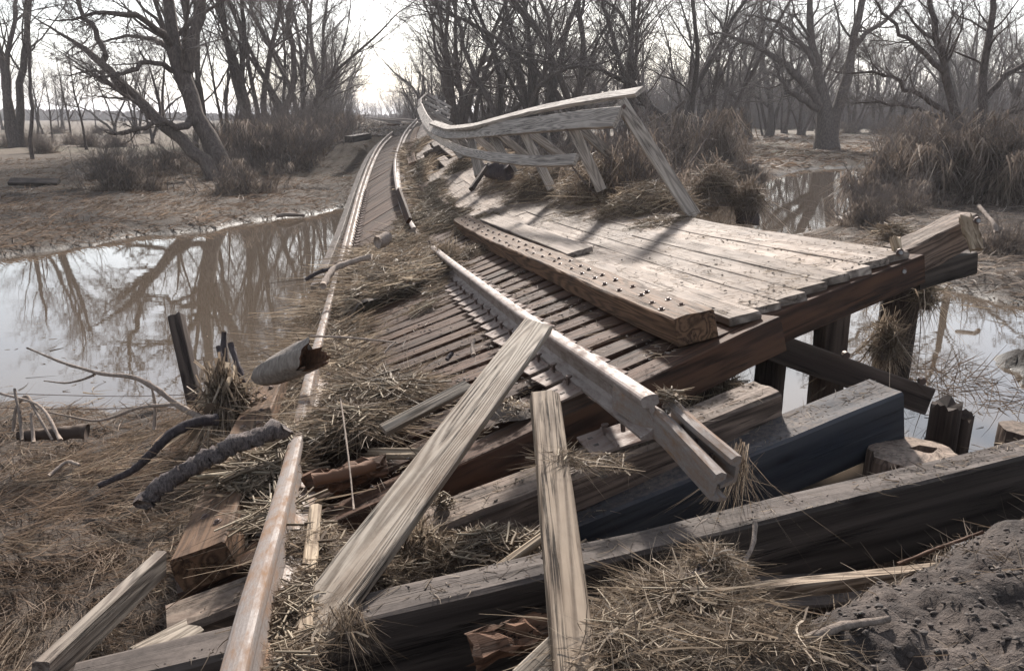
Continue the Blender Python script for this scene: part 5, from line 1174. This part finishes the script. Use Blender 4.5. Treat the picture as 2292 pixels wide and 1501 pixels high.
# right of the track: curved trees
row = [(985, 318, 'crooked', .85), (1040, 322, 'crooked', .95), (1090, 328, 'crooked', 1.0), (1135, 335, 'crooked', 1.0), (1200, 335, 'multi', .95), (1262, 335, 'crooked', 1.05), (1330, 335, 'crooked', 1.05), (1400, 335, 'multi', .95), (1462, 335, 'crooked', 1.1), (1540, 330, 'crooked', 1.1), (1610, 320, 'multi', 1.0), (1668, 312, 'crooked', 1.0)]
for i, (px, py, kd, s_) in enumerate(row):
    x, y = pt(px, py); place(kd, x, y, s_, '%s tree rightward from the far railing, front rank of the right wood' % ords[i], 'front rank of the right wood')
row = [(942, 296, 'bushy', 1.15), (956, 300, 'bushy', 1.3), (975, 303, 'bushy', 1.25), (934, 288, 'bushy', 1.0), (1010, 306, 'multi', .8)]
for i, (px, py, kd, s_) in enumerate(row):
    x, y = pt(px, py); place(kd, x, y, s_, '%s scrubby tree right of the gap, behind the far railing' % ['largest', 'rounded', 'dense', 'smallest', 'taller forked'][i], 'scrubby trees behind the far railing')
rk = np.random.default_rng(3); cnt = 0
for y0 in (66, 92, 118, 140, 170):
    for px in np.arange(1030, 2330, 84 if y0 < 100 else 58):
        px_ = px+rk.normal(0, 14); 
        if y0 < 90 and 1690 < px_ < 2000: continue
        if y0 < 70 and px_ > 1700: continue
        x = (px_-1146)/FPX*y0; yq = y0+rk.normal(0, 5); kd = ['multi', 'crooked', 'single', 'crooked', 'bushy'][int(rk.integers(5))]
        place(kd, x, yq, (.95 if kd != 'bushy' else 1.3)*rk.uniform(.75, 1.05)*(1.0 if y0 < 90 else 1.0), 'bare tree among the grey ranks deep in the right wood', 'trees deep in the right wood')
for i, (px, yq, kd, s_) in enumerate([(px_, yq_, kd_, s__*.6) for px_, yq_, kd_, s__ in [(815, 330, 'bushy', 1.6), (835, 300, 'bushy', 1.6), (858, 260, 'bushy', 1.7), (890, 240, 'multi', 1.25), (905, 220, 'bushy', 1.9), (925, 170, 'bushy', 1.6), (870, 300, 'multi', 1.1), (915, 150, 'bushy', 1.5), (848, 350, 'bushy', 2)]]):
    place(kd, (px-1146)/FPX*yq, yq, s_, 'hazy far tree in the gap at the end of the track', 'hazy trees at the end of the track')
for i in range(26):
    yq = 45+i*9; x = track_x(yq)-7-rk.random()*5; place(['multi', 'bushy', 'crooked'][i % 3], x, yq, rk.uniform(.5, .7), 'tree in the dense row along the left of the distant track', 'dense row left of the distant track')
for i in range(16):
    yq = 55+i*11; x = track_x(yq)+8+rk.random()*4; place(['bushy', 'crooked'][i % 2], x, yq, rk.uniform(.35, .6), 'scrub tree along the right of the distant track', 'scrub right of the distant track')
for (px, py, s_) in ((2005, 300, .62),): x, y = pt(px, py); place('single', x, y, s_, 'single straight small tree left of the debris thicket on the meadow')
for i, (px, yq, s_) in enumerate(((1735, 100, .95), (1790, 110, .9), (1950, 104, .95), (2060, 100, .95), (2120, 92, 1.0), (2230, 88, 1.0), (1700, 90, .9))): place('single' if i % 2 else 'multi', (px-1146)/FPX*yq, yq, s_, 'bare tree at the back of the right meadow', 'trees at the back of the right meadow')
for k, v in PR.items():
    for i, o in enumerate(v):
        if (k, i) not in used: bpy.data.objects.remove(o)
# far treeline on the left horizon
rg = np.random.default_rng(2); n = 6000; x = rg.uniform(-420, 120, n); y = rg.uniform(330, 380, n)
V, F, R = ribbons(np.stack([x, y, np.zeros(n)], 1), nrm(np.stack([rg.normal(0, .2, n), rg.normal(0, .2, n), np.ones(n)], 1)), 2.0+2.2*rg.random(n)+1.2*np.sin(x*.02), 3.5, rg, k=2)
tag(mesh('far_woods', V, F, M['twig'], rnd=R), 'blue grey line of far woods on the left horizon', 'woods', kind='stuff')
n = 26000; y = rg.uniform(125, 215, n); x = y*rg.uniform(-.07, .72, n); top = (4.0+y*.028)*(.75+.7*fbm(x*.06, y*.02, 3, 12)+.25*rg.random(n))*np.clip((x/y+.09)*7, .25, 1)
V, F, R = ribbons(np.stack([x, y, np.full(n, .1)], 1), nrm(np.stack([rg.normal(0, .28, n), rg.normal(0, .28, n), np.ones(n)], 1)), top*rg.uniform(.4, 1.15, n), .11, rg, k=4, bend=.35)
tag(mesh('far_woods', V, F, M['twig'], rnd=R), 'hazy brown mass of far woods behind the right meadow', 'woods', kind='stuff')

# ------------------------------------------------------------------ brush and debris thickets
def thicket(name, c, rx, ry, h, n, label, seed, mat='silty', tw=60, hang=.6, wd=.03, ln=(.3, .9), group=None, cat='thicket'):
    rg = np.random.default_rng(seed); acc = Acc(); c = A_(c, float)
    P0 = np.stack([rg.normal(0, rx*.45, tw), rg.normal(0, ry*.45, tw), np.full(tw, -.1)], 1); az = rg.random(tw)*6.28; ti = rg.uniform(.1, .9, tw)
    D = np.stack([np.sin(ti)*np.cos(az), np.sin(ti)*np.sin(az), np.cos(ti)], 1); P = make_poly(c+P0, D, h*rg.uniform(.7, 1.5, tw), 6, .15, .0, rg)
    R = np.linspace(.02, .006, 7)[None]*np.ones((tw, 1))*(1+rx*.2)
    grow(P, R, [dict(m=6, len=.4, ang=.7, r=.5, k=4, wig=.2, t0=.2, rmin=.006), dict(m=5, len=.6, ang=.7, r=.6, k=3, wig=.2, t0=.1, rmin=.004)], rg, acc, mats=(1, 1, 1, 1, 1), sides=(5, 4, 3, 3, 3))
    # flood straw: caught on the stems, it hangs down in uneven curtains; weeds stand up from the ground
    nh = int(n*hang); ns_ = n-nh
    i_ = rg.integers(tw, size=nh//12+1); f_ = rg.uniform(.8, 5.9, nh//12+1); i0 = f_.astype(int); C = P[i_, i0]*(1-(f_-i0))[:, None]+P[i_, np.minimum(i0+1, 6)]*(f_-i0)[:, None]
    C[:, 2] = np.minimum(C[:, 2], c[2]+h*1.05)
    w_ = rg.integers(len(C), size=nh); tone = rg.random(len(C))
    Q = C[w_]+rg.normal(0, 1, (nh, 3))*np.array([.13, .13, .05])*(.6+h*.3); D = nrm(rdir(nh, rg, .2)*.45+np.array([0, 0, -1.])*rg.uniform(.3, 1, (nh, 1)))
    L = ln[0]+(ln[1]-ln[0])*rg.random(nh)**1.5; L = np.minimum(L, np.maximum(Q[:, 2]-c[2], .1)*1.05)
    V, F, R = ribbons(Q, D, L, wd*(.3+rg.random(nh)), rg, k=4, bend=.8, grav=.35); acc.add(V, F, np.clip(R*.5+np.repeat(tone[w_], len(V)//nh)*.5, 0, 1), 0)
    a_ = rg.random(ns_)*6.28; q = np.sqrt(rg.random(ns_))*1.15; Q = c+np.stack([rx*q*np.cos(a_), ry*q*np.sin(a_), np.full(ns_, -.05)], 1)
    hh = h*(.12+.75*np.clip(1-q**2*.7, 0, 1)*np.clip(.5+fbm(Q[:, 0]*1.3, Q[:, 1]*1.3, 3, seed), .05, 1))*rg.uniform(.3, 1, ns_)
    D = nrm(np.stack([rg.normal(0, .35, ns_), rg.normal(0, .35, ns_), np.ones(ns_)], 1))
    V, F, R = ribbons(Q, D, hh*1.25, wd*(.3+rg.random(ns_)), rg, k=4, bend=.9, grav=.25); acc.add(V, F, R, 0)
    return tag(acc.build(name, [M[mat], M['twig']], loc=c), label, cat, group)
def gz1(x, y): return float(max(ground_z(np.array([x]), np.array([y]))[0], 0))
c_ = THK1; p = U(*c_[0]); thicket('debris_heap', p, c_[1], c_[2], c_[3], 3200, c_[4], 31, wd=.009, ln=(.1, .45), tw=26, hang=.85, cat='debris heap')
thicket('debris_heap', U(1405, 455, 9.9), .3, .2, .5, 1500, 'pale straw draped in a curtain between the railing end post and the next post', 331, wd=.008, ln=(.08, .35), tw=14, hang=.9, cat='debris heap')
tk = [((1500, 390), 1.6, 1.6, 1.6, 'dark debris hung thicket right behind the railing end'), ((1580, 387), 1.3, 1.2, 2.3, 'tallest debris draped thicket on the pond edge behind the railing'), ((1668, 398), .6, .5, .7, 'low debris lump at the right foot of the draped thicket'), ((1400, 375), 1.8, 1.5, 1.3, 'debris thicket behind the middle of the railing'),
      ((1300, 370), 1.8, 1.5, 1.0, 'low brush behind the railing posts'), ((1990, 445), .8, .7, 1.0, 'low debris lump at the left end of the right bank thicket'), ((2070, 448), 1.2, 1.1, 1.7, 'debris draped thicket in the middle of the right bank'), ((2150, 445), 1.5, 1.1, 2.1, 'tall debris curtain below the many stemmed tree'), ((2240, 455), 1.5, 1.1, 1.6, 'debris curtain running out of view at right'), ((2060, 350), 1.8, 1.2, 2.0, 'hanging straw mass behind the right bank thickets'), ((2290, 400), 1.6, 1.2, 1.6, 'dark brush at the right edge of view')]
for i, ((px, py), rx, ry, h, lab) in enumerate(tk):
    p = G(px, py, .2); thicket('debris_thicket', (p[0], p[1], gz1(p[0], p[1])), rx, ry, h, 6500, lab, 500+i, wd=.03, ln=(.25, .9), tw=45, hang=.75)
# brown undergrowth left of the track
brush = [(560, 385, 1.6), (610, 380, 1.8), (655, 375, 2.0), (700, 368, 2.0), (735, 355, 2.0), (590, 355, 2.0), (640, 345, 2.3), (690, 335, 2.3), (730, 325, 2.2), (760, 312, 2.0), (778, 300, 1.8), (775, 335, 1.6), (535, 350, 1.6)]
proto_b = [None]*3
for i, (px, py, h) in enumerate(brush):
    p = G(px, py, .25); k = i % 3; loc = (p[0], p[1], gz1(p[0], p[1])); lab = '%s brown undergrowth clump from the leaning tree along the embankment foot' % (ords[i] if i < 16 else 'last')
    if proto_b[k] is None:
        proto_b[k] = thicket('brush', loc, 1.9, 1.3, 1.9, 5200, lab, 600+i, mat='silty', hang=.35, wd=.026, ln=(.15, .5), tw=80, group='undergrowth left of the embankment', cat='brush')
    else:
        o = copy_thing(proto_b[k], loc, rz=i*1.3, scale=h/2.0); o['label'] = lab
sm = [(165, 325, .45), (200, 330, .5), (130, 300, .5), (260, 330, .4), (80, 330, .5), (100, 345, .4), (290, 425, .5), (245, 395, .5), (375, 390, .45), (545, 430, .5), (330, 300, .5), (220, 300, .45), (30, 330, .5), (2240, 560, .25), (1935, 500, .35), (2000, 470, .4), (1100, 330, .8), (1180, 332, .9), (1240, 335, .8), (1500, 330, .9), (1740, 290, 1.0), (1900, 300, .7), (1980, 300, .9), (1560, 310, .9), (1000, 312, .6), (2110, 305, 1.2), (2200, 320, 1.2)]
for i, (px, py, s_) in enumerate(sm):
    p = G(px, py, .25); o = copy_thing(proto_b[i % 3], (p[0], p[1], gz1(p[0], p[1])), rz=i*2.1, scale=s_)
    o['label'] = 'small brown weed clump on the flood plain away from the embankment'; o['group'] = 'weed clumps on the flood plain'
    o.name = 'weed_clump'
for i in range(22):
    yq = 32+i*6.5; sgn = -1 if i % 2 else 1; x = track_x(yq)+sgn*(4.6+rk.random()*1.5)
    if yq < 36 and sgn > 0: continue
    o = copy_thing(proto_b[i % 3], (x, yq, gz1(x, yq)), rz=i*1.7, scale=.8); o['label'] = 'brown weeds on the slope of the distant track embankment'; o['group'] = 'weeds on the embankment slopes'; o.name = 'weed_clump'

# ------------------------------------------------------------------ haze
hz = True
if hz:
    m = bpy.data.materials.new('haze'); m.use_nodes = True; t = m.node_tree
    for n in list(t.nodes): t.nodes.remove(n)
    pv = t.nodes.new('ShaderNodeVolumePrincipled'); pv.inputs['Color'].default_value = (.93, .94, 1.0, 1); pv.inputs['Density'].default_value = .0005; pv.inputs['Anisotropy'].default_value = .3
    oo = t.nodes.new('ShaderNodeOutputMaterial'); t.links.new(pv.outputs[0], oo.inputs['Volume'])
    X0, X1, Y0, Y1, Z0, Z1 = -7000, 7000, -7000, 7000, -4, 40
    V = [(x, y, z) for x in (X0, X1) for y in (Y0, Y1) for z in (Z0, Z1)]
    tag(mesh('haze', V, [(0, 1, 3, 2), (4, 6, 7, 5), (0, 4, 5, 1), (2, 3, 7, 6), (0, 2, 6, 4), (1, 5, 7, 3)], m), 'thin pale haze over the flood plain', 'haze', kind='stuff')
